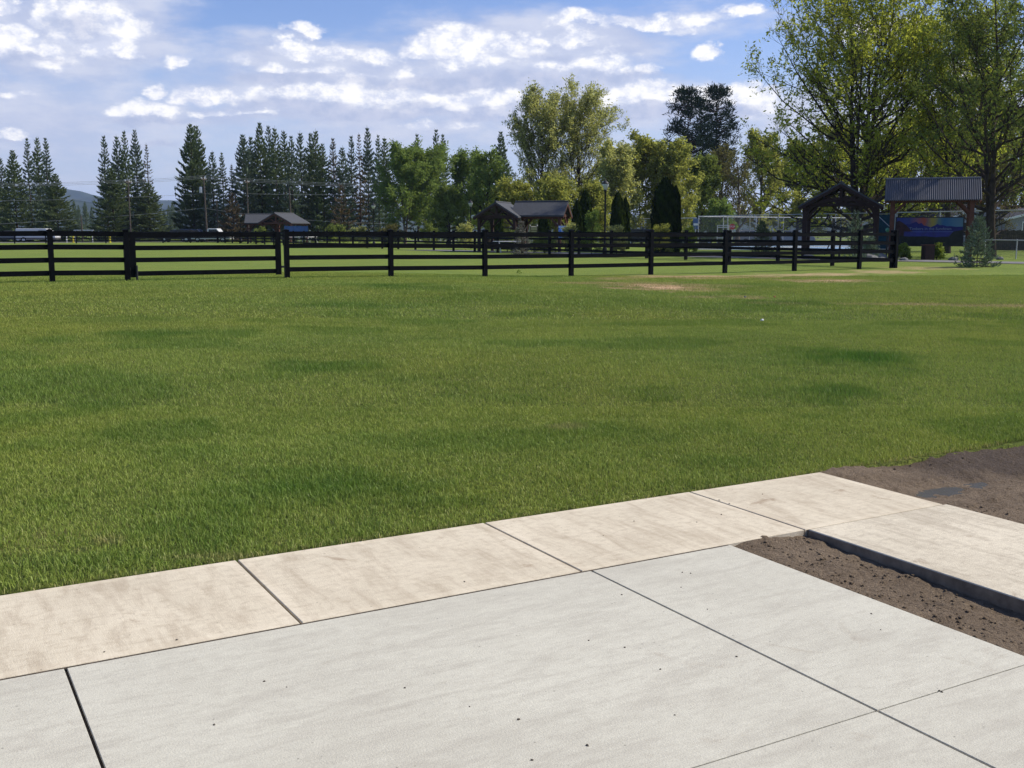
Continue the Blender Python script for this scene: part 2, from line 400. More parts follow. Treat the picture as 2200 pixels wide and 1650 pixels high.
# value noise for attributes
_tab = RNG.random((64, 64))
def vn(x, y, s, seed=0):
    x = np.asarray(x) / s + seed * 7.31; y = np.asarray(y) / s + seed * 3.17
    xi = np.floor(x).astype(int); yi = np.floor(y).astype(int); fx = x - xi; fy = y - yi
    fx = fx * fx * (3 - 2 * fx); fy = fy * fy * (3 - 2 * fy)
    t = lambda a, b: _tab[a % 64, b % 64]
    return (t(xi, yi) * (1 - fx) + t(xi + 1, yi) * fx) * (1 - fy) + (t(xi, yi + 1) * (1 - fx) + t(xi + 1, yi + 1) * fx) * fy
def fbm(x, y, s, seed=0, o=4):
    r = 0; a = .5
    for i in range(o): r = r + a * vn(x, y, s / 2 ** i, seed + i * 5); a *= .5
    return r

# ------------------------------------------------------------ terrain
FV, FU = 30.0, 34.6                        # near fence at v = 30, side fence at u = 34.6
_bu = [-15, 3.7, 9.6, 12.6, 15.2, 18, 22, 25, 28, 34.6, 37, 60]; _bz = [.10, .12, .085, .06, .0, -.07, -.075, -.09, -.075, -.05, 0, 0]
def gz(x, y):
    x = np.asarray(x, float); y = np.asarray(y, float)
    u = x * U[0] + y * U[1]; v = x * V[0] + y * V[1]
    b = np.interp(u, _bu, _bz)
    wv = np.interp(v, [8, 14, 24, 33, 45, 60], [0, .12, .85, 1, .25, 0])
    return b * wv
def ell(x, y, cx, cy, rx, ry):             # lawn patch measured in the picture, laid on the ground
    gx, gy = G(cx, cy); sx = rx * gy / F; sy = ry * gy * gy / (CH * F)
    wob = fbm(x, y, max(.5, sx * .45), 3) - .47
    return np.clip(1.15 - np.sqrt(((x - gx) / sx) ** 2 + ((y - gy) / sy) ** 2) + wob * 1.9, 0, 1) ** .7
LUSH = [(1850, 768, 150, 26, 1), (1740, 838, 170, 26, .75), (1900, 800, 120, 18, .4), (860, 622, 160, 8, .8), (760, 660, 150, 10, .6), (1000, 640, 200, 14, .5),
 (330, 722, 190, 12, .8), (120, 735, 120, 10, .6), (700, 788, 130, 18, .75), (600, 810, 120, 10, .5), (230, 868, 100, 14, .7), (60, 900, 120, 20, .5), (160, 835, 60, 8, .4),
 (660, 1050, 300, 36, .75), (500, 1085, 150, 20, .6), (1000, 950, 260, 24, .45), (1250, 930, 200, 22, .4), (1665, 652, 110, 8, .9), (1215, 868, 34, 5, .9),
 (350, 970, 180, 16, .35), (150, 1200, 160, 30, .5), (1300, 650, 300, 12, .4), (1560, 990, 100, 14, .4), (1450, 612, 250, 10, .35), (900, 1080, 200, 20, .45), (300,690,120,8,.4)]
DRY = [(1415, 612, 115, 11, 1), (1290, 606, 110, 4, .5), (1560, 610, 70, 4, .35), (1600, 638, 60, 4, .55), (1790, 598, 110, 4, .85), (1700, 596, 50, 3, .5), (1500, 590, 160, 3.5, .8),
 (1760, 585, 110, 3, .8), (1900, 580, 60, 3, .7), (1330, 594, 60, 3, .5), (1650, 588, 60, 3, .7), (1930, 652, 240, 3.5, .45), (2150, 656, 120, 4, .45), (1990, 574, 70, 3, .4), (1500, 638, 60, 3, .35),
 (90, 1148, 28, 9, .35), (225, 1160, 55, 16, .5), (170, 1180, 30, 10, .4), (480, 1195, 110, 8, .3), (600, 1165, 20, 8, .25), (1210, 918, 40, 7, .25)]
def lushdry(x, y):
    l = np.zeros_like(x); d = np.zeros_like(x)
    for cx, cy, rx, ry, k in LUSH: l = np.maximum(l, k * ell(x, y, cx, cy, rx, ry))
    for cx, cy, rx, ry, k in DRY: d = np.maximum(d, k * ell(x, y, cx, cy, rx, ry))
    l = np.maximum(l, np.clip((fbm(x, y, 1.5, 12) - .53) * 6, 0, .42) * np.clip((26 - y) / 8, 0, 1))
    d *= np.clip(fbm(x, y, .45, 9) * 3.2 - .30, .0, 1)
    return l, d
LE = 4.46                                   # lawn edge
us = np.concatenate([[-4300, -2500, -900, -300, -120, -60, -30, -15, -7.02], np.arange(-7, 13.01, .5), [13.02], np.arange(13.3, 48, .3), [52, 60, 75, 100, 150, 250, 500, 1000, 2500, 4300]])
vs_ = np.concatenate([[-4300, -1000, -200, -50, -15, -5.02, -5, 0, LE - .02], np.arange(LE, 48, .28), [50, 54, 60, 70, 85, 100, 125, 150, 200, 300, 500, 1000, 2500, 4300]])
uu, vv = np.meshgrid(us, vs_, indexing='ij')
X = U[0] * uu + V[0] * vv; Y = U[1] * uu + V[1] * vv
Z = gz(X, Y) - .012
pit = (uu > -7.01) & (uu < 13.01) & (vv < LE - .01) & (vv > -5.01)
Z[pit] = -.3
lu, dr = lushdry(X, Y); farA = np.clip((Y - 24) / 10, 0, 1)
nu_, nv_ = uu.shape; idx = np.arange(nu_ * nv_).reshape(nu_, nv_)
Fq = np.stack([idx[:-1, :-1], idx[1:, :-1], idx[1:, 1:], idx[:-1, 1:]], -1).reshape(-1, 4)
o = np_mesh('ground', np.stack([X, Y, Z], -1).reshape(-1, 3), Fq, MG, attrs={'lush': lu.ravel(), 'dry': dr.ravel(), 'far': farA.ravel()}, smooth=False)
tag(o, kind='structure')

# grass blades: three belts, wider and sparser with distance
def blades(y0, y1, dens, wid, hei, margin, nseg):
    A = (.48 * (y0 + y1) * (y1 - y0) + 2 * margin * (y1 - y0)); n = int(dens * A)
    y = np.sqrt(RNG.random(int(n * 1.0)) * (y1 ** 2 - y0 ** 2) + y0 ** 2)
    x = (RNG.random(n) * 2 - 1) * (.48 * y + margin)
    u = x * U[0] + y * U[1]; v = x * V[0] + y * V[1]
    edge = LE + .014 + .035 * (vn(u, v, .12, 4) - .3) * (u < 4.6) + np.where(u > 4.6, .07 * (vn(u, v, .3, 5) - .2), 0)
    k = (v > edge) | ((u < -7) | (u > 13))
    x = x[k]; y = y[k]; n = len(x)
    l, d = lushdry(x, y); v = x * V[0] + y * V[1]; d = np.maximum(d, np.clip(1 - (v - LE) / .07, 0, 1) * .65 * (RNG.random(n) < .6))
    l = np.maximum(l, np.clip(1 - np.abs(v - FV) / .16, 0, 1) * (y > 20) * .9)  # taller grass along the fence; its dark tone also paints the fence's shadow
    thin = RNG.random(n) > d * .9; x = x[thin]; y = y[thin]; l = l[thin]; d = d[thin]; n = len(x)
    h = hei * (.55 + .75 * RNG.random(n)) * (1 + .7 * l - .35 * d) * (.55 + 1.0 * fbm(x, y, .35, 6))
    ang = RNG.random(n) * 2 * PI; wv = wid * (.7 + .6 * RNG.random(n))
    lean = RNG.random(n) ** .6 * .9 * h; la = RNG.random(n) * 2 * PI + 0
    lx = np.cos(la) * lean; ly = np.sin(la) * lean
    cx = np.cos(ang) * wv / 2; cy = np.sin(ang) * wv / 2
    z = gz(x, y) - .012
    t = RNG.random(n)
    if nseg == 2:
        Vt = np.zeros((n, 5, 3), np.float32)
        Vt[:, 0] = np.stack([x - cx, y - cy, z], -1); Vt[:, 1] = np.stack([x + cx, y + cy, z], -1)
        mx_ = x + lx * .3; my_ = y + ly * .3; mz = z + h * .58
        Vt[:, 2] = np.stack([mx_ + cx * .8, my_ + cy * .8, mz], -1); Vt[:, 3] = np.stack([mx_ - cx * .8, my_ - cy * .8, mz], -1)
        Vt[:, 4] = np.stack([x + lx, y + ly, z + np.sqrt(np.maximum(h * h - lean * lean * .6, .0001))], -1)
        b = (np.arange(n) * 5)[:, None]
        return Vt.reshape(-1, 3), b + np.array([[0, 1, 2, 3]]), b + np.array([[3, 2, 4]]), np.repeat(t, 5), np.tile([0, 0, .58, .58, 1], n), np.repeat(l, 5), np.repeat(d, 5)
    Vt = np.zeros((n, 3, 3), np.float32)
    Vt[:, 0] = np.stack([x - cx, y - cy, z], -1); Vt[:, 1] = np.stack([x + cx, y + cy, z], -1)
    Vt[:, 2] = np.stack([x + lx * .8, y + ly * .8, z + h * .9], -1)
    b = (np.arange(n) * 3)[:, None]
    return Vt.reshape(-1, 3), np.zeros((0, 4), int), b + np.array([[0, 1, 2]]), np.repeat(t, 3), np.tile([0, 0, 1], n), np.repeat(l, 3), np.repeat(d, 3)
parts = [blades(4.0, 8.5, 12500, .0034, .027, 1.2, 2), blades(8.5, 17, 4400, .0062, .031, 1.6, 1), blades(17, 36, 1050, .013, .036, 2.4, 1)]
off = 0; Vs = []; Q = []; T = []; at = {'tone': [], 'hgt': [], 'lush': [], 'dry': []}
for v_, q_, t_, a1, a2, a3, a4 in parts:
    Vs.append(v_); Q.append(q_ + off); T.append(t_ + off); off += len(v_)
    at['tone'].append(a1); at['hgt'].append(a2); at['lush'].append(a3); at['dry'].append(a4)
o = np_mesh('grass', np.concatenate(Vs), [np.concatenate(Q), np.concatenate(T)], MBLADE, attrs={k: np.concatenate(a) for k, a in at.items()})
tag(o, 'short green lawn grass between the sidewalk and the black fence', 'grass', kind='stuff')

# ------------------------------------------------------------ concrete
def slab(mb, u0, u1, v0, v1, top, thick=.1, r=.006, tool=0):
    """slab in u,v with a small rounded edge"""
    n0 = len(mb.f); ring = []
    for (du, z) in ((0, top - thick), (0, top - r), (r, top)):
        ring.append([(u0 + du, v0 + du, z), (u1 - du, v0 + du, z), (u1 - du, v1 - du, z), (u0 + du, v1 - du, z)])
    vs = [W(*p_) for r_ in ring for p_ in r_]; fs = []
    for i in range(2):
        for k in range(4): fs.append([i * 4 + k, i * 4 + (k + 1) % 4, (i + 1) * 4 + (k + 1) % 4, (i + 1) * 4 + k])
    if tool:
        vs += [W(u0 + r + tool, v0 + r + tool, top), W(u1 - r - tool, v0 + r + tool, top), W(u1 - r - tool, v1 - r - tool, top), W(u0 + r + tool, v1 - r - tool, top)]
        if not hasattr(mb, 'tool'): mb.tool = []
        for k in range(4): mb.tool.append(len(mb.f) + len(fs)); fs.append([8 + k, 8 + (k + 1) % 4, 12 + (k + 1) % 4, 12 + k])
        fs.append([12, 13, 14, 15])
    else: fs.append([8, 9, 10, 11])
    mb.add(vs, fs)
sw = MB(); J = [-6, -3.7, -2.5, -1.28, -.045, 1.165, 2.372, 3.635, 4.61]
for i in range(len(J) - 1):
    slab(sw, J[i] + .005, J[i + 1] - .005, 3.602, LE, 0.0, .16, .0025, .04)
M_TOOL = concrete('tooled_edge', (.70, .62, .47), (.61, .535, .395), (.43, .355, .25), False, .5, .7, .5)
o = sw.build('sidewalk', M_TAN); tag(o, kind='structure'); o.data.materials.append(M_TOOL)
for k_ in sw.tool: o.data.polygons[k_].material_index = 1
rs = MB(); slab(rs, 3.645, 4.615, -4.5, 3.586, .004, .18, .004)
o = rs.build('concrete_walk', M_TAN2); o.data.materials.append(plain('dark_brown_edge', (.19, .15, .11), .95, .1, .35, 14)); [setattr(p_, 'material_index', 1) for p_ in o.data.polygons if abs(p_.normal.z) < .3]; tag(o, kind='structure')  # side faces get a darker brown than the walk's top
gs = MB(); ju = [-6.1, -3.7, -1.68, .37, 2.415, 3.165]; jv = [-4.5, -2.5, -.2, 2.075, 3.588]
for i in range(len(ju) - 1):
    for j in range(len(jv) - 1):
        g0 = .0035 if jv[j] < 2.05 else .0015
        a0 = .005 if i else 0
        slab(gs, ju[i] + a0, ju[i + 1] - (.005 if i < len(ju) - 2 else 0), jv[j] + (.003 if j else 0), jv[j + 1] - (.003 if j < len(jv) - 2 else 0), -.002, .16, .001)
o = gs.build('patio', M_GREY); tag(o, kind='structure')
jt = MB()
vs = [W(-6.1, -4.5, -.011), W(3.1, -4.5, -.011), W(3.1, 3.59, -.011), W(-6.1, 3.59, -.011)]; jt.add(vs, [[0, 1, 2, 3]])
vs = [W(-6.1, 3.5885, -.0035), W(3.16, 3.5885, -.0035), W(3.16, 3.6015, -.0035), W(-6.1, 3.6015, -.0035)]; jt.add(vs, [[0, 1, 2, 3]])
vs = [W(3.65, 3.584, -.003), W(4.61, 3.584, -.003), W(4.61, 3.603, -.003), W(3.65, 3.603, -.003)]; jt.add(vs, [[0, 1, 2, 3]])
vs = [W(-6, 3.61, -.011), W(4.6, 3.61, -.011), W(4.6, LE - .01, -.011), W(-6, LE - .01, -.011)]; jt.add(vs, [[0, 1, 2, 3]])
o = jt.build('joint_sand', M_JOINT); tag(o, kind='structure')

# soil: the trench and the plot right of the walk
def soil(name, u0, u1, v0, v1, zf, wetf, res=.018, amp=1):
    a = np.arange(u0, u1 + res, res); b = np.arange(v0, v1 + res, res)
    uu, vv = np.meshgrid(a, b, indexing='ij')
    z = zf(uu, vv) + amp * ((fbm(uu, vv, .5, 1) - .47) * .05 + np.clip(fbm(uu, vv, .07, 2, 3) - .5, 0, 1) * .05 + (vn(uu, vv, .03, 3) - .5) * .008)
    wt = wetf(uu, vv)
    X = U[0] * uu + V[0] * vv; Y = U[1] * uu + V[1] * vv; n0, n1 = uu.shape; idx = np.arange(n0 * n1).reshape(n0, n1)
    Fq = np.stack([idx[:-1, :-1], idx[1:, :-1], idx[1:, 1:], idx[:-1, 1:]], -1).reshape(-1, 4)
    o = np_mesh(name, np.stack([X, Y, z], -1).reshape(-1, 3), Fq, M_SOIL, attrs={'wet': wt.ravel()}, smooth=True)
    return tag(o, kind='structure')
def trench_z(u, v):
    t = (u - 3.165) / .48
    return -.022 - .024 * np.clip(t, 0, 1) ** 1.3 - .012 * np.clip((3.4 - v) / 1.5, 0, 1) + .032 * np.clip((v - 3.3) / .25, 0, 1) * np.clip(t * 3, 0, 1) * (1 - .6 * t)
soil('trench_soil', 3.155, 3.655, -1.5, 3.61, trench_z, lambda u, v: 0 * u, .015)
PX, PY = G(2070, 1021); PU, PV_ = PX * U[0] + PY * U[1], PX * V[0] + PY * V[1]
def plot_z(u, v):
    d = np.sqrt(((u - PU) / .62) ** 2 + ((v - PV_) / .14) ** 2)
    return -.030 - .012 * np.clip((u - 4.6) / .5, 0, 1) - .034 * np.clip(1.7 - d, 0, 1.7) + .026 * np.clip((v - 4.25) / .2, 0, 1)
def plot_wet(u, v):
    X = U[0] * u + V[0] * v; Y = U[1] * u + V[1] * v
    return np.clip((Y - 5.86 + (fbm(u, v, .8, 8) - .47) * 2.6 + .30 * (X - 3.4)) * 1.8, 0, .85)
soil('plot_soil', 4.605, 9.5, -1.5, 4.47, plot_z, plot_wet, .02, 1.35)
pd = MB(); th = [2 * PI * k / 60 for k in range(60)]
pd.add([W(PU + 1.05 * math.cos(t) * (1 + .16 * math.sin(3 * t + 1) + .07 * math.sin(7 * t)), PV_ + .26 * math.sin(t) * (1 + .2 * math.sin(2 * t) + .1 * math.cos(5 * t)), -.079) for t in th], [list(range(60))])
o = pd.build('puddle', M_PUD); tag(o, kind='structure')
# clods in the trench and plot
def clod_mesh(seed, n=1):
    r = np.random.default_rng(seed)
    ico = [(-.5, -.4, 0), (.5, -.45, .02), (.55, .4, 0), (-.45, .5, 0), (-.3, -.25, .42), (.28, -.3, .5), (.33, .25, .38), (-.3, .3, .46)]
    v = np.array(ico) + r.normal(0, .08, (8, 3)); return v
CF = np.array([[0, 3, 2, 1], [4, 5, 6, 7], [0, 1, 5, 4], [1, 2, 6, 5], [2, 3, 7, 6], [3, 0, 4, 7]])
Vs = []; Fs = []; off = 0
for reg, n in (((3.17, 3.63, .8, 3.57), 2600), ((4.64, 8.3, 1.5, 4.42), 3600)):
    for i in range(n):
        u = random.uniform(reg[0], reg[1]); v = random.uniform(reg[2], reg[3]); s = .003 + .013 * random.random() ** 5
        if reg[0] > 4 and ((u - PU) / .8) ** 2 + ((v - PV_) / .3) ** 2 < 1: continue
        m_ = clod_mesh(i) * s; a = random.random() * 6.28; ca, sa = math.cos(a), math.sin(a)
        z = float((trench_z if reg[0] < 4 else plot_z)(np.array(u), np.array(v))) + float((fbm(u, v, .5, 1) - .47) * .05 + max(0, fbm(u, v, .07, 2, 3) - .5) * .05)
        q = W(u, v, z); Vs.append(np.stack([m_[:, 0] * ca - m_[:, 1] * sa + q[0], m_[:, 0] * sa + m_[:, 1] * ca + q[1], m_[:, 2] + q[2] - .001], -1)); Fs.append(CF + off); off += 8
o = np_mesh('soil_clods', np.concatenate(Vs), np.concatenate(Fs), M_SOIL, attrs={'wet': np.zeros(off)})
tag(o, 'small crumbs of brown soil and gravel in the trench beside the walk', 'soil', kind='stuff')
# pebbles on the concrete
M_PEB = plain('pebble_stone', (.10, .085, .07), .9, .2, .4, 60)
pebs = [(1336, 1277), (1342, 1300 + 90), (998, 1250), (1009, 1517), (568, 1463), (616, 1475), (460, 1556), (1450, 1535), (1419, 1437), (1466, 1229), (1484, 1231), (1463, 1261), (1265, 1375),
 (1262, 1601), (1143, 1632), (1497, 1122), (1362, 1120), (1296, 1151), (2163, 1263), (2067, 1233), (1928, 1162), (1858, 1154), (1638, 1062), (1892, 1352), (1872, 1318), (2024, 1486), (2018, 1483), (1583, 1410), (1520, 1308), (1114, 1545), (870, 1477), (380, 1125 + 250), (224, 1401), (1567, 1082), (1545, 1075), (1550, 1106)]
for i, (px, py) in enumerate(pebs):
    x, y = G(px, py); s = .004 + .0045 * random.random()
    v = clod_mesh(900 + i) * s; o = np_mesh('pebble', v, CF, M_PEB, smooth=False); o.location = (x, y, .0)
    u_ = x * U[0] + y * U[1]; v2 = x * V[0] + y * V[1]
    if v2 < 3.6 and u_ < 3.17: o.location.z = -.002
    o.rotation_euler = (0, 0, random.random() * 6)
    if v2 >= 3.6: tag(o, 'tiny dark pebble lying on the tan sidewalk strip', 'pebble', 'pebbles on the tan sidewalk')
    elif u_ > 3.3: tag(o, 'tiny dark pebble lying on the pitted walk beyond the trench', 'pebble', 'pebbles on the walk beyond the trench')
    else: tag(o, 'tiny dark pebble lying on the pale grey patio', 'pebble', 'pebbles on the grey patio')

# ------------------------------------------------------------ paths, court, road
M_COURT = M('court_paint', .8, .3)
pp = M_COURT.coord(); M_COURT.col(M_COURT.mix(M_COURT.mr(M_COURT.noise(pp, .12, 3), .49, .53), (.33, .36, .36), (.22, .36, .55))); M_COURT = M_COURT.m
def strip(name, pts, mat, z):
    b = MB(); b.add([(p_[0], p_[1], z + float(gz(p_[0], p_[1]))) for p_ in pts], [list(range(len(pts)))]); return tag(b.build(name, mat), kind='structure')
def ribbon(name, cpts, wd, mat, z):
    b = MB(); n = len(cpts); vs = []
    for i in range(n):
        a = Vector(cpts[max(0, i - 1)]); c_ = Vector(cpts[min(n - 1, i + 1)]); d = (c_ - a).normalized(); nn_ = Vector((-d.y, d.x)) * wd / 2
        p_ = Vector(cpts[i]); vs += [(p_.x - nn_.x, p_.y - nn_.y, z), (p_.x + nn_.x, p_.y + nn_.y, z)]
    b.add(vs, [[2 * i, 2 * i + 2, 2 * i + 3, 2 * i + 1] for i in range(n - 1)]); return tag(b.build(name, mat), kind='structure')
ribbon('path', [G(2600, 570), G(2200, 565), G(1950, 560), G(1780, 556.5), G(1560, 552), G(1330, 546.5), G(1100, 541.5), G(900, 537)], 3.2, M_PATH, .012)
strip('court', [P(1500, 84), P(1885, 76), P(1885, 112), P(1500, 118)], M_COURT, .012)
ribbon('road', [W(-160, 146), W(60, 150), W(240, 156)], 9, M_PATH, .012)

# ------------------------------------------------------------ black four-rail fences
RT = (1.365, 1.02, .685, .35)
def rail_fence(name, pts, label, group=None, step=1, rails=True):
    """pts: list of (x,y) posts; rails join posts in lengths of `step` bays"""
    x0, y0 = pts[0]; root = empty(name, (x0, y0, 0), 0, label, 'fence')
    for i, (x, y) in enumerate(pts):
        z = float(gz(x, y)); b = MB(); s = .065
        zt = 1.42
        b.box(-s, s, -s, s, z - .05 - 0, zt)
        b.box(-s - .012, s + .012, -s - .012, s + .012, zt, zt + .02)
        b.add([(-s - .012, -s - .012, zt + .02), (s + .012, -s - .012, zt + .02), (s + .012, s + .012, zt + .02), (-s - .012, s + .012, zt + .02), (0, 0, zt + .05)], [[0, 1, 4], [1, 2, 4], [2, 3, 4], [3, 0, 4]])
        o = b.build('post', M_BLACK, root); o.location = (x - x0, y - y0, 0); o.rotation_euler = (random.gauss(0, .004), random.gauss(0, .004), UROT)
    for i in range(0, len(pts) - 1, step):
        a = pts[i]; c_ = pts[min(i + step, len(pts) - 1)]
        za = float(gz(*a)) * .35 + random.gauss(0, .006); zc = float(gz(*c_)) * .35 + random.gauss(0, .006)
        for k, rt in enumerate(RT):
            b = MB(); b.beam((a[0] - x0, a[1] - y0, rt - .065 + za), (c_[0] - x0, c_[1] - y0, rt - .065 + zc), .045, .13); b.build('rail', M_BLACK, root)
    return root
def fu(px):                      # u of a post seen in column px on the line v = 30
    X, Yd, _ = ray(px, 590); r = X / Yd; return 30 * (r * U[0] + U[1]) / (r * V[0] + V[1])
kx = [840, 1042, 1227, 1398, 1557, 1706, 1845, 1922]
near_right = [W(fu(p_), FV)[:2] for p_ in [617] + kx]
left_us = [fu(274), fu(112)]; dl = left_us[0] - left_us[1]
near_left = [W(u_, FV)[:2] for u_ in (left_us[0], left_us[1], left_us[1] - 3.2, left_us[1] - 6.4)]
rail_fence('rail_fence', near_right, 'black four-rail fence across the lawn right of the gate, nearest run')
rail_fence('rail_fence', near_left, 'black four-rail fence run left of the gate, cut by the left edge of the photo')
side = [W(FU, FV + 3.30 * k)[:2] for k in range(0, 33)]
side = side[1:]
# join to the corner post
rail_fence('rail_fence', [W(FU, FV + .12)[:2]] + side, 'black side fence running back from the right corner towards the far trees', step=2)
vend = FV + 3.3 * 32
far_pts = [W(FU - .1 - 3.3 * k, vend)[:2] for k in range(0, 15)]
rail_fence('rail_fence', far_pts, 'farthest black fence across the back of the field, in front of the road', step=2)
# gate
gu0, gu1 = fu(286), fu(600); gp = W(gu0, FV)
gate = empty('farm_gate', (gp[0], gp[1], 0), UROT, 'closed black gate with four rails between two posts of the nearest fence', 'gate')
gl_ = gu1 - gu0
for xx in (0.0, gl_ - .03):
    b = MB(); b.box(xx - .06, xx + .09, -.04, .04, .10 + .08, 1.375); b.build('stile', M_BLACK, gate)
for rt in (1.365, 1.02, .70, .34):
    b = MB(); b.beam((.09, 0, rt - .06), (gl_ - .09, 0, rt - .06), .036, .125); b.build('rail', M_BLACK, gate)
b = MB(); b.tube([(.09, -.06, .06), (.09, -.06, .5)], .03); b.build('drop_rod', M_BLACKM, gate)
for zz in (.4, 1.2):
    for xx, s_ in ((-.06, -1), (gl_ + .06, 1)):
        b = MB(); b.box(min(xx, xx + s_ * .12), max(xx, xx + s_ * .12), -.05, -.035, zz - .03, zz + .03); b.build('hinge', M_BLACKM, gate)

# ------------------------------------------------------------ vegetation builders
def tubes(paths, radii, sides):
    """paths (N,K,3), radii (N,K) -> V,F"""
    N, K, _ = paths.shape
    d = paths[:, -1] - paths[:, 0]; d /= np.linalg.norm(d, axis=1, keepdims=True) + 1e-9
    up = np.where(np.abs(d[:, 2:3]) < .9, np.array([[0, 0, 1.]]), np.array([[0, 1., 0]]))
    x = np.cross(d, up); x /= np.linalg.norm(x, axis=1, keepdims=True); y = np.cross(x, d)
    th = np.arange(sides) * 2 * PI / sides
    off = x[:, None, None] * np.cos(th)[None, None, :, None] + y[:, None, None] * np.sin(th)[None, None, :, None]
    Vt = paths[:, :, None] + off * radii[:, :, None, None]
    base = (np.arange(N) * K * sides)[:, None, None, None]; k = np.arange(K - 1)[None, :, None, None] * sides; s = np.arange(sides)[None, None, :, None]
    s2 = (s + 1) % sides
    q = np.concatenate([base + k + s, base + k + s2, base + k + sides + s2, base + k + sides + s], -1)
    return Vt.reshape(-1, 3), q.reshape(-1, 4)
def cat(lst):
    V_ = []; F_ = []; off = 0
    for v, f in lst: V_.append(v); F_.append(f + off); off += len(v)
    return np.concatenate(V_), np.concatenate(F_)
def leafq(c, n, size, r, asp=.7, up=None):
    """leaf shaped quads at centres c with normals n"""
    N = len(c); t = r.normal(size=(N, 3))
    if up is not None: t = up + t * .35
    t -= (t * n).sum(1, keepdims=True) * n; t /= np.linalg.norm(t, axis=1, keepdims=True) + 1e-9
    b = np.cross(n, t); s = (size * (.6 + .8 * r.random(N)))[:, None]
    Vt = np.stack([c - t * s, c + b * s * asp * .6, c + t * s, c - b * s * asp * .6], 1)
    return Vt.reshape(-1, 3), np.arange(N * 4).reshape(N, 4)
def unit(a): return a / (np.linalg.norm(a, axis=-1, keepdims=True) + 1e-9)
def tree_mesh(seed, H, R, prof, nl=34, ns=12, ntw=5, nlf=6, leaf=.13, r0=.25, lo=.18, stems=1, upsw=.6, clump=1.0, fork=.0):
    r = np.random.default_rng(seed); T_ = []; Lc = []
    pz = np.array([p_[0] for p_ in prof]); pr = np.array([p_[1] for p_ in prof])
    # trunks
    K = 9; trunks = []
    for s in range(stems):
        a = r.random() * 6.28; sp = 0 if stems == 1 else R * .28
        t = np.linspace(0, 1, K); wob = np.cumsum(r.normal(0, .012 * H, (K, 2)), 0); wob[0] = 0
        hh = H * (.93 if s == 0 else r.uniform(.72, .9))
        path = np.stack([np.cos(a) * sp * t ** 1.2 + wob[:, 0] * t, np.sin(a) * sp * t ** 1.2 + wob[:, 1] * t, hh * t], -1)
        rad = r0 * (.72 if stems > 1 else 1) * (1 - .93 * t ** .75); rad[0] *= 1.25
        trunks.append((path, rad)); T_.append(tubes(path[None], rad[None], 8))
    LP = []; LR = []
    for i in range(nl):
        path, rad = trunks[i % stems]
        t0 = lo + (.92 - lo) * ((i + r.random()) / nl) ** .9
        hh = path[-1, 2]
        p0 = np.array([np.interp(t0, np.linspace(0, 1, K), path[:, k]) for k in range(3)]); rr = np.interp(t0, np.linspace(0, 1, K), rad) * .6
        a = i * 2.399 + r.normal(0, .3)
        ze = p0[2] + (H - p0[2]) * r.uniform(.15, .62) * upsw * min(1, .12 + t0 * 2.0) + H * .02
        zf = min(1, ze / H); Rm = R * np.interp(zf, pz, pr) * r.uniform(.62, 1.08)
        e = np.array([math.cos(a) * Rm, math.sin(a) * Rm, ze])
        m1 = p0 + (e - p0) * .35 + np.array([0, 0, -(ze - p0[2]) * .12]) + r.normal(0, .03 * R, 3)
        m2 = p0 + (e - p0) * .7 + np.array([0, 0, -(ze - p0[2]) * .08]) + r.normal(0, .04 * R, 3)
        LP.append([p0, m1, m2, e]); LR.append(np.array([1, .7, .42, .12]) * max(rr, .02 * r0 + .012))
    LP = np.array(LP); LR = np.array(LR); T_.append(tubes(LP, LR, 5))
    # secondaries
    idx = np.repeat(np.arange(nl), ns); n2 = len(idx); t = .22 + .78 * r.random(n2)
    seg = np.minimum((t * 3).astype(int), 2); f = t * 3 - seg
    A = LP[idx, seg] * (1 - f)[:, None] + LP[idx, seg + 1] * f[:, None]
    ld = unit(LP[idx, seg + 1] - LP[idx, seg]); ra = (LR[idx, seg] * (1 - f) + LR[idx, seg + 1] * f) * .55
    dv = unit(ld * .9 + r.normal(0, .65, (n2, 3)) + np.array([0, 0, .35 * upsw])); ln = R * (.16 + .24 * r.random(n2)) * (1.15 - .5 * t)
    B = A + dv * ln[:, None]; Mi = (A + B) / 2 + r.normal(0, .05, (n2, 3)) * ln[:, None]
    SP = np.stack([A, Mi, B], 1); SR = np.maximum(ra, .010)[:, None] * np.array([[1, .7, .3]]); T_.append(tubes(SP, SR, 3))
    # twigs
    idx = np.repeat(np.arange(n2), ntw); n3 = len(idx); t = .15 + .85 * r.random(n3)
    A = SP[idx, 0] * (1 - t)[:, None] + SP[idx, 2] * t[:, None]; dd = unit(SP[idx, 2] - SP[idx, 0])
    dv = unit(dd * .7 + r.normal(0, .6, (n3, 3)) + np.array([0, 0, .3 * upsw])); l3 = R * (.05 + .08 * r.random(n3))
    B = A + dv * l3[:, None]; T_.append(tubes(np.stack([A, B], 1), np.maximum(SR[idx, 2] * .7, .006)[:, None] * np.array([[1, .5]]), 3))
    # leaves hang in clumps round the twig ends
    idx = np.repeat(np.arange(n3), nlf); n4 = len(idx); t = r.random(n4) * .9 + .2
    keep = r.random(n3) < clump; k4 = keep[idx]
    c_ = A[idx] * (1 - t)[:, None] + B[idx] * t[:, None] + r.normal(0, leaf * 1.1, (n4, 3)); c_ = c_[k4]
    n_ = unit(r.normal(size=(len(c_), 3)) + np.array([0, 0, .4])); v, f = leafq(c_, n_, np.full(len(c_), leaf), r)
    tn = np.clip(r.normal(.45, .2, n3)[idx][k4] + r.normal(0, .12, len(c_)), 0, 1)
    Vt, Ft = cat(T_); return (Vt, Ft), (v, f, np.repeat(tn, 4))
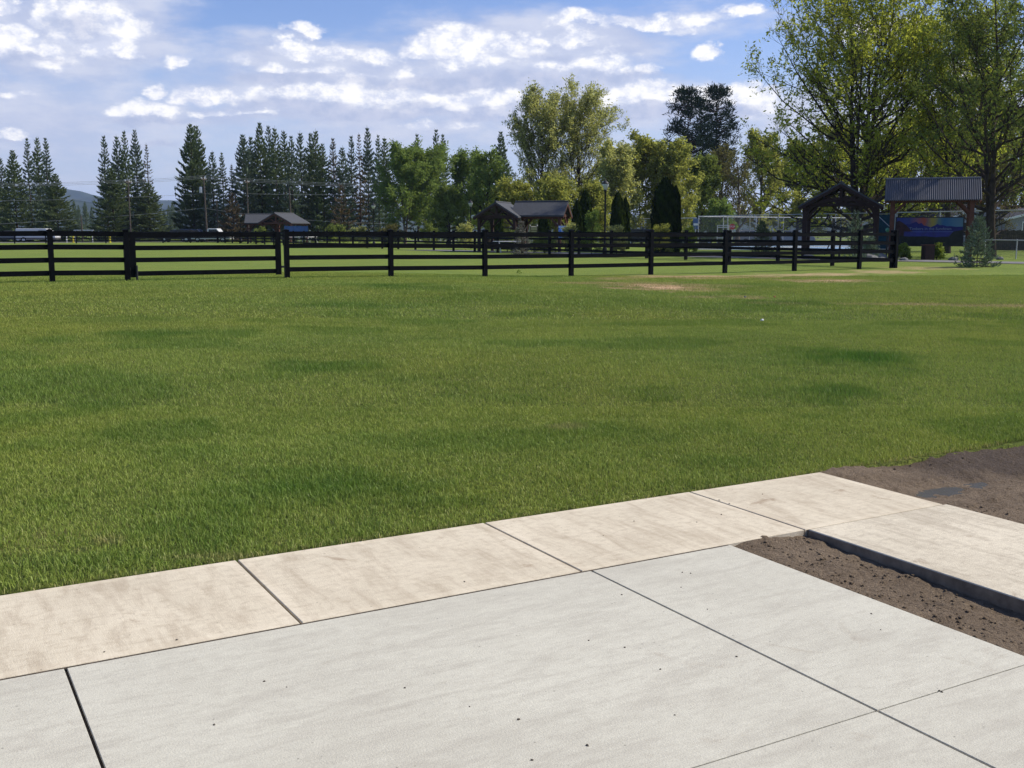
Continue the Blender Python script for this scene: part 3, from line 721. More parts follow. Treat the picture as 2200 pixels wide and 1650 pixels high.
def conifer_mesh(seed, H, R, dense=1.0, tuft=.30, droop=.0, cb=.03, top_open=.5, pw=.74, whorl=.72):
    r = np.random.default_rng(seed); T_ = []
    K = 6; t = np.linspace(0, 1, K); path = np.stack([r.normal(0, .02 * R, K) * t, r.normal(0, .02 * R, K) * t, H * t], -1)
    T_.append(tubes(path[None], (H * .011 * (1 - .93 * t))[None], 7))
    zs = []; z = cb * H
    while z < H * .985:
        zs.append(z); z += whorl * (1 - .35 * z / H) * r.uniform(.8, 1.2)
    A = []; B = []; Mi = []; LN = []
    for z in zs:
        zf = z / H; n = r.integers(5, 8) if zf < .8 else 5; a0 = r.random() * 6.28; wl = r.uniform(.82, 1.12)
        for k in range(n):
            a = a0 + k * 6.283 / n + r.normal(0, .18); ln = R * (1 - zf) ** pw * wl * r.uniform(.72, 1.12) + .12
            if r.random() < .04: continue
            el_ = (.05 + .75 * zf ** 2) - droop * (1 - zf)
            p0 = np.array([0, 0, z]); d = np.array([math.cos(a), math.sin(a), 0])
            e = p0 + d * ln * math.cos(el_) + np.array([0, 0, ln * math.sin(el_) + .08 * ln])
            m = p0 + d * ln * .55 + np.array([0, 0, ln * .5 * math.sin(el_) - .05 * ln])
            A.append(p0); B.append(e); Mi.append(m); LN.append(ln)
    A, B, Mi, LN = map(np.array, (A, B, Mi, LN)); SP = np.stack([A, Mi, B], 1)
    T_.append(tubes(SP, (.012 + .010 * LN)[:, None] * np.array([[1, .7, .25]]), 3))
    cnt = np.maximum(4, (dense * 18 * LN).astype(int)); idx = np.repeat(np.arange(len(A)), cnt); n = len(idx)
    t = .16 + .86 * r.random(n) ** .8; a = np.where(t < .5, t * 2, (t - .5) * 2)
    c_ = np.where((t < .5)[:, None], A[idx] * (1 - a)[:, None] + Mi[idx] * a[:, None], Mi[idx] * (1 - a)[:, None] + B[idx] * a[:, None])
    d = unit(B[idx] - A[idx]); side_ = unit(np.cross(d, np.array([0, 0, 1.])))
    sp = LN[idx] * .22 * (1 - np.abs(t - .6)) * r.normal(0, .75, n)
    c_ = c_ + side_ * sp[:, None] + np.array([0, 0, 1]) * (r.normal(0, .035, n) * (1 + LN[idx] * .3))[:, None] - np.array([0, 0, 1]) * (np.abs(sp) * .15)[:, None]
    upv = unit(d * .9 + side_ * np.sign(sp)[:, None] * .7 + np.array([0, 0, 1]) * .75)
    nrm = unit(np.cross(upv, r.normal(size=(n, 3))) + np.array([0, 0, .2]))
    v, f = leafq(c_, nrm, np.full(n, tuft) * (.75 + .25 * np.minimum(LN[idx], 1.5)), r, .42, upv)
    tn = np.clip(r.normal(.45, .18, len(A))[idx] + r.normal(0, .13, n), 0, 1)
    Vt, Ft = cat(T_); return (Vt, Ft), (v, f, np.repeat(tn, 4))
def make_tree(name, meshes, loc, bark, fol, label, catg='tree', group=None, rz=0, crown='crown', trunk='trunk'):
    root = empty(name, loc, rz, label, catg, group)
    (tv, tf), (v, f, tn) = meshes
    np_mesh(trunk, tv, tf, bark, root, smooth=True); np_mesh(crown, v, f, fol, root, attrs={'tone': tn})
    return root
def recolor(root, fol, bark=None):
    for ch in root.children:
        if ch.name.startswith('crown'):
            me = ch.data.copy(); me.materials.clear(); me.materials.append(fol); ch.data = me
    return root

# ------------------------------------------------------------ conifers along the road
H0 = 17.0
CM = [conifer_mesh(1, H0, 3.3, 1.0), conifer_mesh(2, H0, 2.7, .85), conifer_mesh(3, H0, 2.3, .6, top_open=.8), conifer_mesh(4, H0, 3.9, 1.1, .32), conifer_mesh(5, H0, 2.2, .22, .26, pw=.95), conifer_mesh(6, H0, 3.0, .75)]
ORD = ['first', 'second', 'third', 'fourth', 'fifth', 'sixth', 'seventh', 'eighth', 'ninth', 'tenth', 'eleventh', 'twelfth', 'thirteenth', 'fourteenth', 'fifteenth', 'sixteenth', 'seventeenth', 'eighteenth', 'nineteenth', 'twentieth']
CL = [ # clump, [(px, top py, Y, mesh, material)]
 ('leftmost roadside clump', [(-34, 330, 150, 3, 0), (0, 338, 156, 5, 1), (26, 321, 148, 0, 0), (57, 296, 154, 2, 1), (79, 293, 160, 5, 0), (97, 295, 150, 2, 1), (118, 372, 146, 3, 0)]),
 ('clump right of the blue hill', [(222, 291, 152, 2, 1), (250, 288, 158, 1, 1), (266, 281, 150, 2, 0), (289, 276, 156, 5, 1), (314, 307, 149, 4, 3), (238, 360, 145, 3, 0), (318, 392, 147, 3, 0)]),
 ('clump behind tallest utility pole', [(408, 265, 152, 3, 0), (421, 268, 156, 0, 0), (455, 322, 150, 1, 1), (476, 327, 158, 2, 1), (497, 351, 154, 4, 3)]),
 ('row behind left pavilion', [(521, 287, 152, 0, 1), (538, 292, 160, 5, 0), (557, 261, 154, 0, 0), (576, 268, 160, 5, 1), (590, 270, 150, 1, 0), (609, 279, 156, 5, 0), (625, 291, 148, 2, 1), (644, 280, 154, 1, 1), (667, 284, 160, 5, 0), (677, 276, 152, 1, 0), (692, 306, 150, 5, 0), (715, 296, 156, 2, 3), (735, 312, 150, 1, 1), (754, 291, 158, 2, 1), (771, 285, 152, 4, 2), (789, 269, 156, 1, 1), (812, 289, 150, 2, 1), (826, 292, 160, 1, 0)]),
 ('those behind bright green trees', [(896, 287, 158, 2, 1), (937, 277, 156, 2, 1), (951, 288, 162, 2, 0), (1076, 280, 150, 0, 0)])]
FM = [F_PINE, F_PINEB, F_DEAD, F_TIP]
SIZE = {0: 'full', 1: 'slim', 2: 'open-topped', 3: 'broad', 4: 'nearly bare', 5: 'shaggy'}
COLR = {0: 'dark green', 1: 'blue-green', 2: 'rusty brown', 3: 'pale grey'}
protoC = {}
for cname, lst in CL:
    lst = sorted(lst, key=lambda a_: a_[0])
    for i, (px, py, Yd, mi, fm) in enumerate(lst):
        x, y, zt = P(px, Yd, py); s = zt / H0
        lab = f'{SIZE[mi]} {COLR[fm]} pine, {ORD[i]} from left in {cname}'
        key = (mi, fm); rz = (px * 1.7) % 6.28
        if key not in protoC:
            protoC[key] = make_tree('pine_tree', CM[mi], (x, y, 0), M_BARK, FM[fm], lab, 'pine tree', 'pines along the road', rz); o = protoC[key]
            o.scale = (s * 1.0, s * 1.0, s)
        else:
            o = copy_thing(protoC[key], (x, y, 0), rz, (s, s, s), label=lab)
        wf = random.uniform(.82, 1.02) * max(1, 1 / (s * 1.05)); o.scale = (s * wf, s * wf, s)
# dead bush under the snag
o = make_tree('pine_tree', conifer_mesh(31, 6.4, 2.1, .8, .28), (*P(502, 143)[:2], 0), M_BARK, F_DEAD, 'rusty brown dead young pine left of the left pavilion', 'pine tree')
o = make_tree('pine_tree', conifer_mesh(32, 7.4, 2.3, .35, .28), (*P(735, 143)[:2], 0), M_BARK, F_DEAD, 'thin rusty dead pine low in the long conifer row, right of the left pavilion', 'pine tree')
# far forest edge seen in the gaps, far behind
farm_ = [(145, 436, 420), (158, 430, 430), (168, 440, 400), (182, 432, 410), (196, 445, 430), (352, 450, 420), (362, 440, 420), (370, 432, 410), (384, 446, 400)]
for i, (px, py, Yd) in enumerate(farm_):
    x, y, zt = P(px, Yd, py); s = zt / H0
    where = 'gap under the blue hill' if px < 300 else 'gap left of tallest utility pole'
    o = copy_thing(protoC[(0, 0)], (x, y, 0), i * 1.3, (s, s, s), label=f'distant dark pine, {ORD[i if px < 300 else i - 5]} from left in {where}'); o['group'] = 'distant pines in the gaps'

# ------------------------------------------------------------ dark ponderosa pair
def ponder(seed, H, R):
    (tv, tf), _ = conifer_mesh(seed, H, R, .01, pw=.4, whorl=.9, cb=.3)
    r = np.random.default_rng(seed); n = 230
    z = H * (.40 + .58 * r.random(n)); zf = (z / H - .4) / .6; rr = R * np.sqrt(np.clip(1.02 - (zf * 1.0) ** 2.4, 0, 1)) * (.25 + .75 * r.random(n) ** .45) * (.62 + .38 * np.clip(zf * 3, 0, 1)); a = r.random(n) * 6.28
    c_ = np.stack([rr * np.cos(a), rr * np.sin(a), z], -1)
    A = np.stack([0 * rr, 0 * rr, z - rr * .35], -1); Tb = tubes(np.stack([A, (A + c_) / 2 - np.array([0, 0, .2]), c_], 1), np.array([[.07, .045, .02]]).repeat(n, 0), 3)
    k = 42; cc = np.repeat(c_, k, 0) + r.normal(0, 1, (n * k, 3)) * np.array([.40, .40, .24]); up = unit(cc - np.repeat(c_, k, 0) + np.array([0, 0, .4]))
    nr = unit(np.cross(up, r.normal(size=(n * k, 3)))); v, f = leafq(cc, nr, np.full(n * k, .24), r, .4, up)
    tn = np.clip(np.repeat(r.normal(.4, .2, n), k) + r.normal(0, .15, n * k), 0, 1)
    return cat([(tv, tf), Tb]), (v, f, np.repeat(tn, 4))
for px, py, Yd, sd_, R_, lab in ((1480, 184, 150, 51, 3.4, 'left one of the two tall dark round-topped pines'), (1541, 180, 154, 52, 3.2, 'right one of the two tall dark round-topped pines')):
    x, y, zt = P(px, Yd, py); make_tree('pine_tree', ponder(sd_, zt, R_), (x, y, 0), M_BARK, F_DARKP, lab, 'pine tree', 'pair of dark round pines')

# ------------------------------------------------------------ broadleaf trees
PR_OVAL = [(0, .2), (.15, .55), (.35, .9), (.55, 1), (.75, .9), (.9, .6), (1, .2)]
PR_FAN = [(0, .1), (.2, .35), (.45, .8), (.7, 1), (.88, .75), (1, .25)]
PR_LOW = [(0, .7), (.15, .95), (.35, 1), (.6, .9), (.8, .65), (.95, .35), (1, .15)]
def T(px, py, Yd, seed, R, fol, bark, label, prof=PR_OVAL, name='tree', rz=0, **k):
    x, y, zt = P(px, Yd, py)
    return make_tree(name, tree_mesh(seed, zt, R, prof, **k), (x, y, 0), bark, fol, label, 'tree', rz=rz)
FR = dict(nl=44, ns=14, ntw=6, nlf=5, leaf=.15, lo=.12, stems=3, r0=.20, upsw=1.15)
T(868, 306, 122, 61, 3.6, F_FRESH, M_BARKL, 'fresh green multi-stemmed tree, leftmost of the three bright green ones', PR_LOW, **FR)
T(918, 303, 126, 62, 4.4, F_FRESH, M_BARKL, 'broad fresh green tree, middle of the three bright green ones', PR_LOW, **FR)
T(1008, 322, 130, 63, 3.8, F_FRESH, M_BARKL, 'smaller fresh green tree, rightmost of the three bright green ones', PR_LOW, **FR)
T(963, 395, 118, 64, 2.2, F_SHADE, M_BARK, 'low dark green bushy tree between the bright green trees', PR_LOW, nl=26, ns=10, ntw=5, nlf=5, leaf=.16, lo=.05)
T(1048, 318, 120, 65, 3.0, F_FRESH, M_BARK, 'green tree left of the pair of tall pale trees', PR_LOW, nl=40, ns=12, ntw=5, nlf=3, leaf=.16, lo=.08, upsw=1)
BG = dict(nl=66, ns=16, ntw=6, nlf=5, leaf=.125, lo=.14, stems=2, r0=.28, upsw=1.3, clump=.75)
T(1160, 178, 116, 66, 4.0, F_PALE, M_BARK, 'left one of the two tall pale spring trees behind the middle pavilion', PR_OVAL, **BG)
T(1252, 158, 118, 67, 4.6, F_PALE, M_BARK, 'right and taller one of the two tall pale spring trees', PR_OVAL, **BG)
OL = dict(nl=48, ns=13, ntw=5, nlf=5, leaf=.145, lo=.07, stems=2, r0=.16, upsw=1.2)
T(1325, 292, 104, 68, 2.7, F_PALE, M_BARKL, 'pale yellowish tree behind the tall street lamp', PR_LOW, **OL)
T(1382, 286, 108, 69, 3.3, F_OLIVE, M_BARKL, 'broad olive-green tree left of the tall dark cypress pair', PR_LOW, **OL)
T(1446, 292, 106, 70, 2.9, F_OLIVE, M_BARKL, 'olive-green tree right behind the tall dark cypress pair', PR_LOW, **OL)
T(1105, 378, 100, 71, 2.6, F_OLIVE, M_BARKL, 'low olive tree above the ridge of the middle pavilion', PR_LOW, nl=34, ns=11, ntw=5, nlf=5, leaf=.14, lo=.05)
T(1195, 372, 98, 72, 2.6, F_OLIVE, M_BARKL, 'low yellowish tree behind the right half of the middle pavilion', PR_LOW, nl=34, ns=11, ntw=5, nlf=5, leaf=.14, lo=.05)
T(1275, 385, 100, 78, 2.2, F_OLIVE, M_BARKL, 'low yellowish tree left of the tall street lamp', PR_LOW, nl=34, ns=11, ntw=5, nlf=5, leaf=.14, lo=.05)
T(1512, 330, 112, 73, 2.5, F_SHADE, M_BARK, 'green tree just right of the tall dark cypress pair', PR_LOW, nl=40, ns=12, ntw=5, nlf=5, leaf=.15, lo=.08, upsw=1)
T(1552, 300, 125, 74, 2.6, F_BROWN, M_BARKL, 'brownish budding tree under the dark round pines', PR_LOW, nl=38, ns=12, ntw=5, nlf=4, leaf=.13, lo=.10, upsw=1, clump=.6)
T(1590, 320, 110, 75, 2.4, F_BROWN, M_BARKL, 'thin half-bare tree with sky showing through its middle', PR_FAN, nl=30, ns=10, ntw=5, nlf=3, leaf=.13, lo=.15, upsw=1.1, clump=.45)
T(1640, 270, 118, 76, 3.2, F_OLIVE, M_BARKL, 'olive tree behind the left edge of the big cottonwood', PR_LOW, nl=44, ns=12, ntw=5, nlf=5, leaf=.15, lo=.08, upsw=1)
T(1548, 425, 100, 77, 1.5, F_FRESH, M_BARKL, 'small bright green rounded tree behind the chain-link fence', PR_LOW, nl=26, ns=9, ntw=5, nlf=6, leaf=.12, lo=.1)
for i, (px, py, Yd, fol, lab) in enumerate([(1720, 300, 130, F_OLIVE, 'olive tree behind the cottonwood, left of its trunk'), (1800, 250, 134, F_OLIVE, 'olive-green tree far behind the right pavilion with the wheel'),
    (1905, 270, 128, F_COTT, 'yellow-green tree far behind the gap between the two right shelters'), (1985, 230, 124, F_OLIVE, 'olive tree far behind the ribbed metal roof'),
    (2075, 260, 110, F_BROWN, 'brownish tree far behind the small blue spruce'), (2165, 210, 118, F_SHADE, 'deep green tree behind the rightmost dark trunk'), (2250, 200, 112, F_SHADE, 'deep green tree at the right edge, behind the houses')]):
    T(px, py, Yd, 80 + i, 4.2, fol, M_BARK, lab, PR_LOW, nl=44, ns=12, ntw=5, nlf=5, leaf=.19, lo=.06, upsw=.9)
# big cottonwood and the two right-hand trees
T(1868, -120, 74, 90, 7.2, F_COTT, M_BARK, 'huge yellow-green cottonwood with a dark forked trunk behind the wheel pavilion', [(0, .8), (.12, 1.05), (.3, 1.12), (.45, 1.0), (.6, 1.1), (.75, .9), (.85, .8), (1, .4)],
  nl=100, ns=18, ntw=6, nlf=5, leaf=.125, lo=.07, stems=3, r0=.42, upsw=1.1, clump=.72)
T(2068, -25, 70, 91, 4.6, F_COTT, M_BARK, 'tall yellow-green tree behind the ribbed metal roof', PR_FAN, nl=60, ns=15, ntw=6, nlf=6, leaf=.10, lo=.22, stems=2, r0=.26, upsw=1.3, clump=.8)
T(2168, -60, 60, 92, 5.0, F_SHADE, M_BARK, 'dark shaded tree with a forked trunk at the right edge', [(0, .3), (.15, .6), (.35, .9), (.6, 1), (.85, .8), (1, .3)], nl=60, ns=14, ntw=6, nlf=5, leaf=.10, lo=.16, stems=2, r0=.34, upsw=1.1, clump=.75)
T(2120, 250, 76, 94, 3.6, F_BROWN, M_BARK, 'brown twiggy tree between the ribbed roof and the dark forked trunk', PR_LOW, nl=50, ns=14, ntw=6, nlf=3, leaf=.08, lo=.1, upsw=.7, clump=.5)

# ------------------------------------------------------------ cypress / arborvitae columns
def arb_mesh(seed, H, R):
    r = np.random.default_rng(seed); n = 9000
    zf = r.random(n) ** .9; prof = np.interp(zf, [0, .08, .3, .6, .85, 1], [.85, .97, 1, .93, .72, .16])
    a = r.random(n) * 6.28; rr = R * prof * (1 + .13 * np.sin(a * 5 + zf * 9) + .09 * np.sin(a * 11 - zf * 17)) * (.72 + .32 * r.random(n) ** .5)
    c_ = np.stack([rr * np.cos(a), rr * np.sin(a), zf * H], -1); out = unit(np.stack([np.cos(a), np.sin(a), 0 * a + .25], -1))
    nr = unit(out + r.normal(0, .45, (n, 3))); v, f = leafq(c_, nr, np.full(n, .13), r, .6, np.array([[0, 0, 1.]]) + 0 * nr)
    tn = np.clip(.45 + .25 * np.sin(a * 7 + zf * 30) + r.normal(0, .15, n), 0, 1)
    t = np.linspace(0, 1, 4); path = np.stack([0 * t, 0 * t, t * H * .9], -1); prof2 = np.array([.06, .055, .04, .01])
    return tubes(path[None], prof2[None], 6), (v, f, np.repeat(tn, 4))
AM = arb_mesh(1, 4.0, .8); proto = None
for px, py, Yd, hw, lab in ((1430, 385, 72, 26, 'tallest dark columnar cypress, left one of the pair beside the chain-link fence'), (1452, 402, 74, 12, 'slim sunlit columnar cypress touching the tallest one on its right'),
    (1328, 416, 84, 15, 'dark columnar cypress just right of the tall street lamp, left one of its pair'), (1344, 426, 86, 10, 'slim columnar cypress right of the tall street lamp, right one of its pair'),
    (1240, 432, 80, 11, 'short dark columnar cypress touching the right end of the middle pavilion'), (1258, 412, 82, 15, 'taller dark columnar cypress right of the middle pavilion'),
    (1068, 428, 86, 12, 'dark columnar cypress showing above the left gable of the middle pavilion'), (1170, 452, 84, 13, 'columnar cypress seen under the roof of the middle pavilion')):
    x, y, zt = P(px, Yd, py); R_ = hw * Yd / F
    if proto is None:
        proto = make_tree('cypress_tree', AM, (x, y, 0), M_BARK, F_ARB, lab, 'cypress', 'columnar cypresses by the court'); o = proto
    else: o = copy_thing(proto, (x, y, 0), px % 6, None, label=lab)
    o.scale = (R_ / .8, R_ / .8, zt / 4.0)

# small spruces and shrubs
def spruce(px, py, Yd, seed, R, fol, label, dense=2.0, tuft=.10, stake=False):
    x, y, zt = P(px, Yd, py)
    return make_tree('spruce_tree', conifer_mesh(seed, zt - float(gz(x, y)), R, dense, tuft, .05, .03, whorl=.16, pw=.8), (x, y, float(gz(x, y))), M_BARK, fol, label, 'spruce', 'young spruces by the path')
spruce(2105, 466, 43, 101, .74, F_BLUE, 'bushy young blue spruce standing by the path at the right', 4.2, .07)
spruce(1840, 452, 50, 102, .5, F_BLUE, 'spindly pale young spruce in front of the wheel pavilion', 1.6, .08)
spruce(1638, 478, 60, 103, .75, F_PINE, 'dark squat young spruce in front of the chain-link fence', 2.6, .10)
spruce(1120, 476, 66, 104, .6, F_TIP, 'pale dry young conifer in front of the middle pavilion', 1.6, .09)
def shrub(px, Yd, py, R, fol, label, seed, name='shrub', leaf=.06):
    x, y, zt = P(px, Yd, py)
    return make_tree(name, tree_mesh(seed, zt, R, PR_LOW, nl=22, ns=8, ntw=4, nlf=5, leaf=leaf, r0=.03, lo=.04, stems=3, upsw=1.1), (x, y, 0), M_BARK, fol, label, 'shrub', crown='foliage', trunk='stems')
shrub(1272, 66, 448, .75, F_FRESH, 'leafy bright green shrub right of the middle pavilion', 111)
shrub(1225, 66, 480, .6, F_PALE, 'low pale shrub at the right post of the middle pavilion', 112)
shrub(1325, 68, 486, .8, F_PALE, 'low pale shrub between the tall street lamp and the cypresses', 113)
shrub(1420, 66, 482, .8, F_OLIVE, 'low olive shrub at the foot of the tallest cypress', 114)
shrub(1482, 66, 488, .6, F_YEL, 'yellow-green shrub between the cypress pair and the court gate', 115)
shrub(1000, 84, 478, .9, F_PALE, 'pale loose shrub beside the second street lamp', 116)
shrub(920, 96, 480, 1.0, F_SHADE, 'dark low shrub left of the chain-link fence end', 117)
shrub(1938, 54, 527, .45, F_YEL, 'yellow-green bush under the left end of the painted sign', 118, leaf=.05)
shrub(2014, 54, 524, .35, F_YEL, 'yellow-green bush behind the square planter', 119, leaf=.05)
shrub(1862, 52, 510, .7, F_BLUE, 'grey-green bush at the foot of the spindly spruce', 120, leaf=.05)
shrub(1170, 70, 512, 1.1, F_SHADE, 'dark low hedge bush under the middle pavilion', 121)
shrub(1090, 74, 500, 1.0, F_SHADE, 'dark bush under the left gable of the middle pavilion', 122)
shrub(560, 128, 492, 1.2, F_SHADE, 'dark bush under the left wing of the left pavilion', 123, leaf=.1)
shrub(720, 130, 486, 1.6, F_SHADE, 'dark green bush right of the left pavilion', 124, leaf=.11)
shrub(770, 128, 490, 1.6, F_PALE, 'pale straggly bush left of the third street lamp', 125, leaf=.1)
shrub(838, 118, 486, 1.5, F_BROWN, 'brownish low bush at the foot of the leftmost bright green tree', 126, leaf=.1)

# ------------------------------------------------------------ timber pavilions
def gable(root, W2, y0, y1, ez, rz_, mat_roof, rname='roof', th=.10, posts=True, over=.35, corr=False, pw=.20, brace=True, mw=None, arch=False):
    """gable roof, ridge along local y, half width W2"""
    mw = mw or M_WOOD
    sl = math.hypot(W2, rz_ - ez); nx = (rz_ - ez) / sl; nz = W2 / sl
    for s in (-1, 1):
        b = MB()
        if not corr:
            b.prism([(0, rz_), (s * W2, ez), (s * W2 + s * nx * 0, ez - th), (0, rz_ - th)] if s > 0 else [(0, rz_), (0, rz_ - th), (s * W2, ez - th), (s * W2, ez)], y0, y1)
        else:
            n = 46; k = 6; st = (y1 - y0) / (n * k); vs = []; m_ = n * k + 1
            for i in range(m_):
                yy = y0 + i * st; h = .036 * math.sin(2 * PI * i / k)
                for (x, z) in ((0, rz_), (s * W2, ez)): vs.append((x + s * nx * h, yy, z + nz * h))
                for (x, z) in ((0, rz_ - .03), (s * W2, ez - .03)): vs.append((x + s * nx * h, yy, z + nz * h))
            fs = []
            for i in range(m_ - 1):
                a = i * 4; fs += [[a, a + 1, a + 5, a + 4], [a + 2, a + 6, a + 7, a + 3], [a + 1, a + 3, a + 7, a + 5]]
            b.add(vs, fs)
        b.build(rname, mat_roof, root)
    b = MB(); b.tube([(0, y0, rz_ + .01), (0, y1, rz_ + .01)], .06, 8); b.build('ridge_cap', mat_roof, root)
    for yy in (y0 + .05, y1 - .05):      # barge boards and truss
        b = MB()
        for s in (-1, 1): b.beam((0, yy, rz_ - th - .08), (s * (W2 - .03), yy, ez - th - .08 + .02), .07, .16)
        b.build('barge_board', mw, root)
    px = W2 - over
    pz = ez + (rz_ - ez) * (over / W2) - th - .02
    for yy in (y0 + over, y1 - over):
        b = MB()
        b.beam((-px, yy, pz - .10), (px, yy, pz - .10), .16, .20) if not arch else None
        if arch:
            n = 8; zc = pz + .15
            for i in range(n):
                a0 = PI * i / n; a1 = PI * (i + 1) / n
                b.beam((-px * .62 * math.cos(a0) * 1.55, yy, pz - .55 + .85 * math.sin(a0)), (-px * .62 * math.cos(a1) * 1.55, yy, pz - .55 + .85 * math.sin(a1)), .12, .17)
            b.beam((-px, yy, pz - .02), (px, yy, pz - .02 + .0), .1, .12)
        b.beam((0, yy, pz - .1), (0, yy, rz_ - th - .05), .16, .16)
        for s in (-1, 1):
            b.beam((s * .05, yy, pz + .0), (s * px * .5, yy, (pz + rz_) / 2 - th + .02), .10, .12)
        b.build('truss', mw, root)
    for s in (-1, 1):
        b = MB(); b.beam((s * px, y0 + .1, pz - .22), (s * px, y1 - .1, pz - .22), .14, .20); b.build('eave_beam', mw, root)
    if posts:
        for s in (-1, 1):
            for yy in (y0 + over, y1 - over):
                b = MB(); b.box(s * px - pw / 2, s * px + pw / 2, yy - pw / 2, yy + pw / 2, 0, pz - .12); b.build('post', mw, root)
                b = MB(); t = .65; in_ = 1 if yy < (y0 + y1) / 2 else -1
                b.beam((s * px, yy, pz - .2 - t), (s * (px - t), yy, pz - .16), .09, .12); b.beam((s * px, yy, pz - .3 - t), (s * px, yy + in_ * t, pz - .28), .09, .12)
                b.build('knee_brace', mw, root)
# C: arched gable shelter with the wheel
x, y, _ = P(1806, 60)
rz_ = P(1806, 60, 393)[2]; ez = P(1806, 60, 443)[2]
pc = empty('timber_pavilion', (x, y, 0), math.radians(-20), 'dark timber shelter with an arched gable front, over the spoked wheel', 'pavilion')
gable(pc, 2.2, -1.5, 1.5, ez, rz_, M_ROOFG, arch=True, mw=M_WOODD, pw=.24)
# D: sign shelter with ribbed roof, ridge across the view
x, y, _ = P(1998, 55)
pdl = empty('sign_shelter', (x, y, 0), math.radians(90 - 19), 'timber shelter with a silvery corrugated roof over the painted sign', 'pavilion')
gable(pdl, 1.25, -2.25, 2.25, P(1998, 53.8, 429)[2], P(1998, 55, 384)[2], M_ROOFM, corr=True, over=.40, pw=.22, mw=M_WOOD)
# B: middle pavilion, gable at left and wing at right
x, y, _ = P(1135, 76)
pbm = empty('timber_pavilion', (x, y, 0), math.radians(-15), 'brown timber pavilion with two joined grey roofs in the middle distance', 'pavilion')
s_ = 76 / F
za = P(1100, 76, 435)[2]; zb = P(1100, 76, 463)[2]
sub = empty('left_gable', (0, 0, 0)); sub.parent = pbm; sub.location = (-1.75, -.3, 0)
sub.name = 'gable_section'
gable(sub, 1.62, -2.0, 2.0, zb - .1, za, M_ROOFG, mw=M_WOODD)
sub2 = empty('wing_section', (0, 0, 0)); sub2.parent = pbm; sub2.location = (.95, 0, 0); sub2.rotation_euler = (0, 0, PI / 2)
gable(sub2, 1.5, -1.9, 1.9, zb, za + .05, M_ROOFG, mw=M_WOOD)
# A: left pavilion, wing at left and gable at right
x, y, _ = P(598, 132)
pal = empty('timber_pavilion', (x, y, 0), math.radians(8), 'small dark timber pavilion with a grey cross-gable roof, farthest left', 'pavilion')
za = P(598, 132, 458)[2]; zb = P(598, 132, 479)[2]
sub = empty('gable_section', (0, 0, 0)); sub.parent = pal; sub.location = (.7, -1.0, 0); sub.rotation_euler = (0, 0, math.radians(-28))
gable(sub, 2.3, -2.0, 2.4, zb, za, M_ROOFG, mw=M_WOOD)
sub2 = empty('wing_section', (0, 0, 0)); sub2.parent = pal; sub2.location = (-1.9, .6, 0); sub2.rotation_euler = (0, 0, PI / 2)
gable(sub2, 1.9, -2.0, 2.0, zb, za - .1, M_ROOFG, mw=M_WOOD)

# ------------------------------------------------------------ painted sign
def text_mesh(txt, size, mat, name, parent, loc, rot, ext=.003):
    cu = bpy.data.curves.new(name, 'FONT'); cu.body = txt; cu.size = size; cu.extrude = ext; cu.align_x = 'CENTER'; cu.align_y = 'CENTER'
    t = bpy.data.objects.new(name, cu); COL.objects.link(t)
    bpy.context.view_layer.update()
    me = bpy.data.meshes.new_from_object(t.evaluated_get(bpy.context.evaluated_depsgraph_get()))
    bpy.data.objects.remove(t); me.materials.clear(); me.materials.append(mat)
    o = bpy.data.objects.new(name, me); COL.objects.link(o); o.parent = parent; o.location = loc; o.rotation_euler = rot
    return o
x, y, _ = P(1996, 54.6); z0 = P(1996, 54.6, 527)[2]; z1 = P(1996, 54.6, 468)[2]; hw = 66 * 54.6 / F
sg = empty('painted_sign', (x, y, 0), math.radians(-19), 'wide painted sign of blue mountains and sunset hung in the ribbed-roof shelter', 'sign')
ms = M('sunset_paint', .5, .3); cc = ms.coord(True); sx = ms.n('ShaderNodeSeparateXYZ'); ms.l(cc, sx.inputs[0])
nz_ = ms.noise(cc, 2.2, 4); ff = ms.math('ADD', ms.mr(sx.outputs[0], -hw, hw), ms.mr(nz_, 0, 1, -.08, .08))
cr = ms.n('ShaderNodeValToRGB'); e = cr.color_ramp.elements; e[0].position = 0; e[0].color = (.02, .04, .22, 1); e[1].position = 1; e[1].color = (.09, .19, .26, 1)
for pp_, cc_ in ((.2, (.05, .07, .30)), (.33, (.28, .12, .20)), (.41, (.55, .10, .04)), (.47, (.30, .16, .18)), (.55, (.50, .40, .06)), (.62, (.16, .26, .24)), (.72, (.03, .17, .38))):
    q = cr.color_ramp.elements.new(pp_); q.color = (*[k_ * .6 for k_ in cc_], 1)  # stops dimmed: the shelter roof's shade is put into the sign's colours
ms.l(ff, cr.inputs[0]); ms.col(cr.outputs[0])
b = MB(); b.box(-hw, hw, -.02, .02, z0, z1); b.build('panel', ms.m, sg)
b = MB(); b.box(-hw - .06, hw + .06, .022, .06, z0 - .05, z1 + .05); b.build('frame', M_BLACKM, sg)
Hh = z1 - z0
def poly(name, pts, mat, dy):
    b = MB(); b.prism([(-hw + a * 2 * hw, z0 + c_ * Hh) for a, c_ in pts], -.02 - dy, -.021 - dy + .0005); b.build(name, mat, sg)
mt = [(.0, .30)] + [(.0, .62), (.08, .66), (.16, .78), (.2, .76), (.25, .82), (.3, .86), (.34, .78), (.38, .82), (.42, .72), (.46, .70), (.52, .66), (.58, .72), (.62, .78), (.66, .73), (.7, .74), (.76, .69), (.82, .70), (.9, .67), (1, .68)] + [(1, .30)]
poly('mountains', mt, plain('mountain_blue', (.008, .012, .13), .5, .3, .3, 3), .003)
poly('left_cliff', [(0, .3), (0, .86), (.04, .90), (.1, .82), (.16, .72), (.2, .60), (.26, .5), (.28, .3)], plain('cliff_umber', (.035, .012, .014), .6, .3, .5, 5), .005)
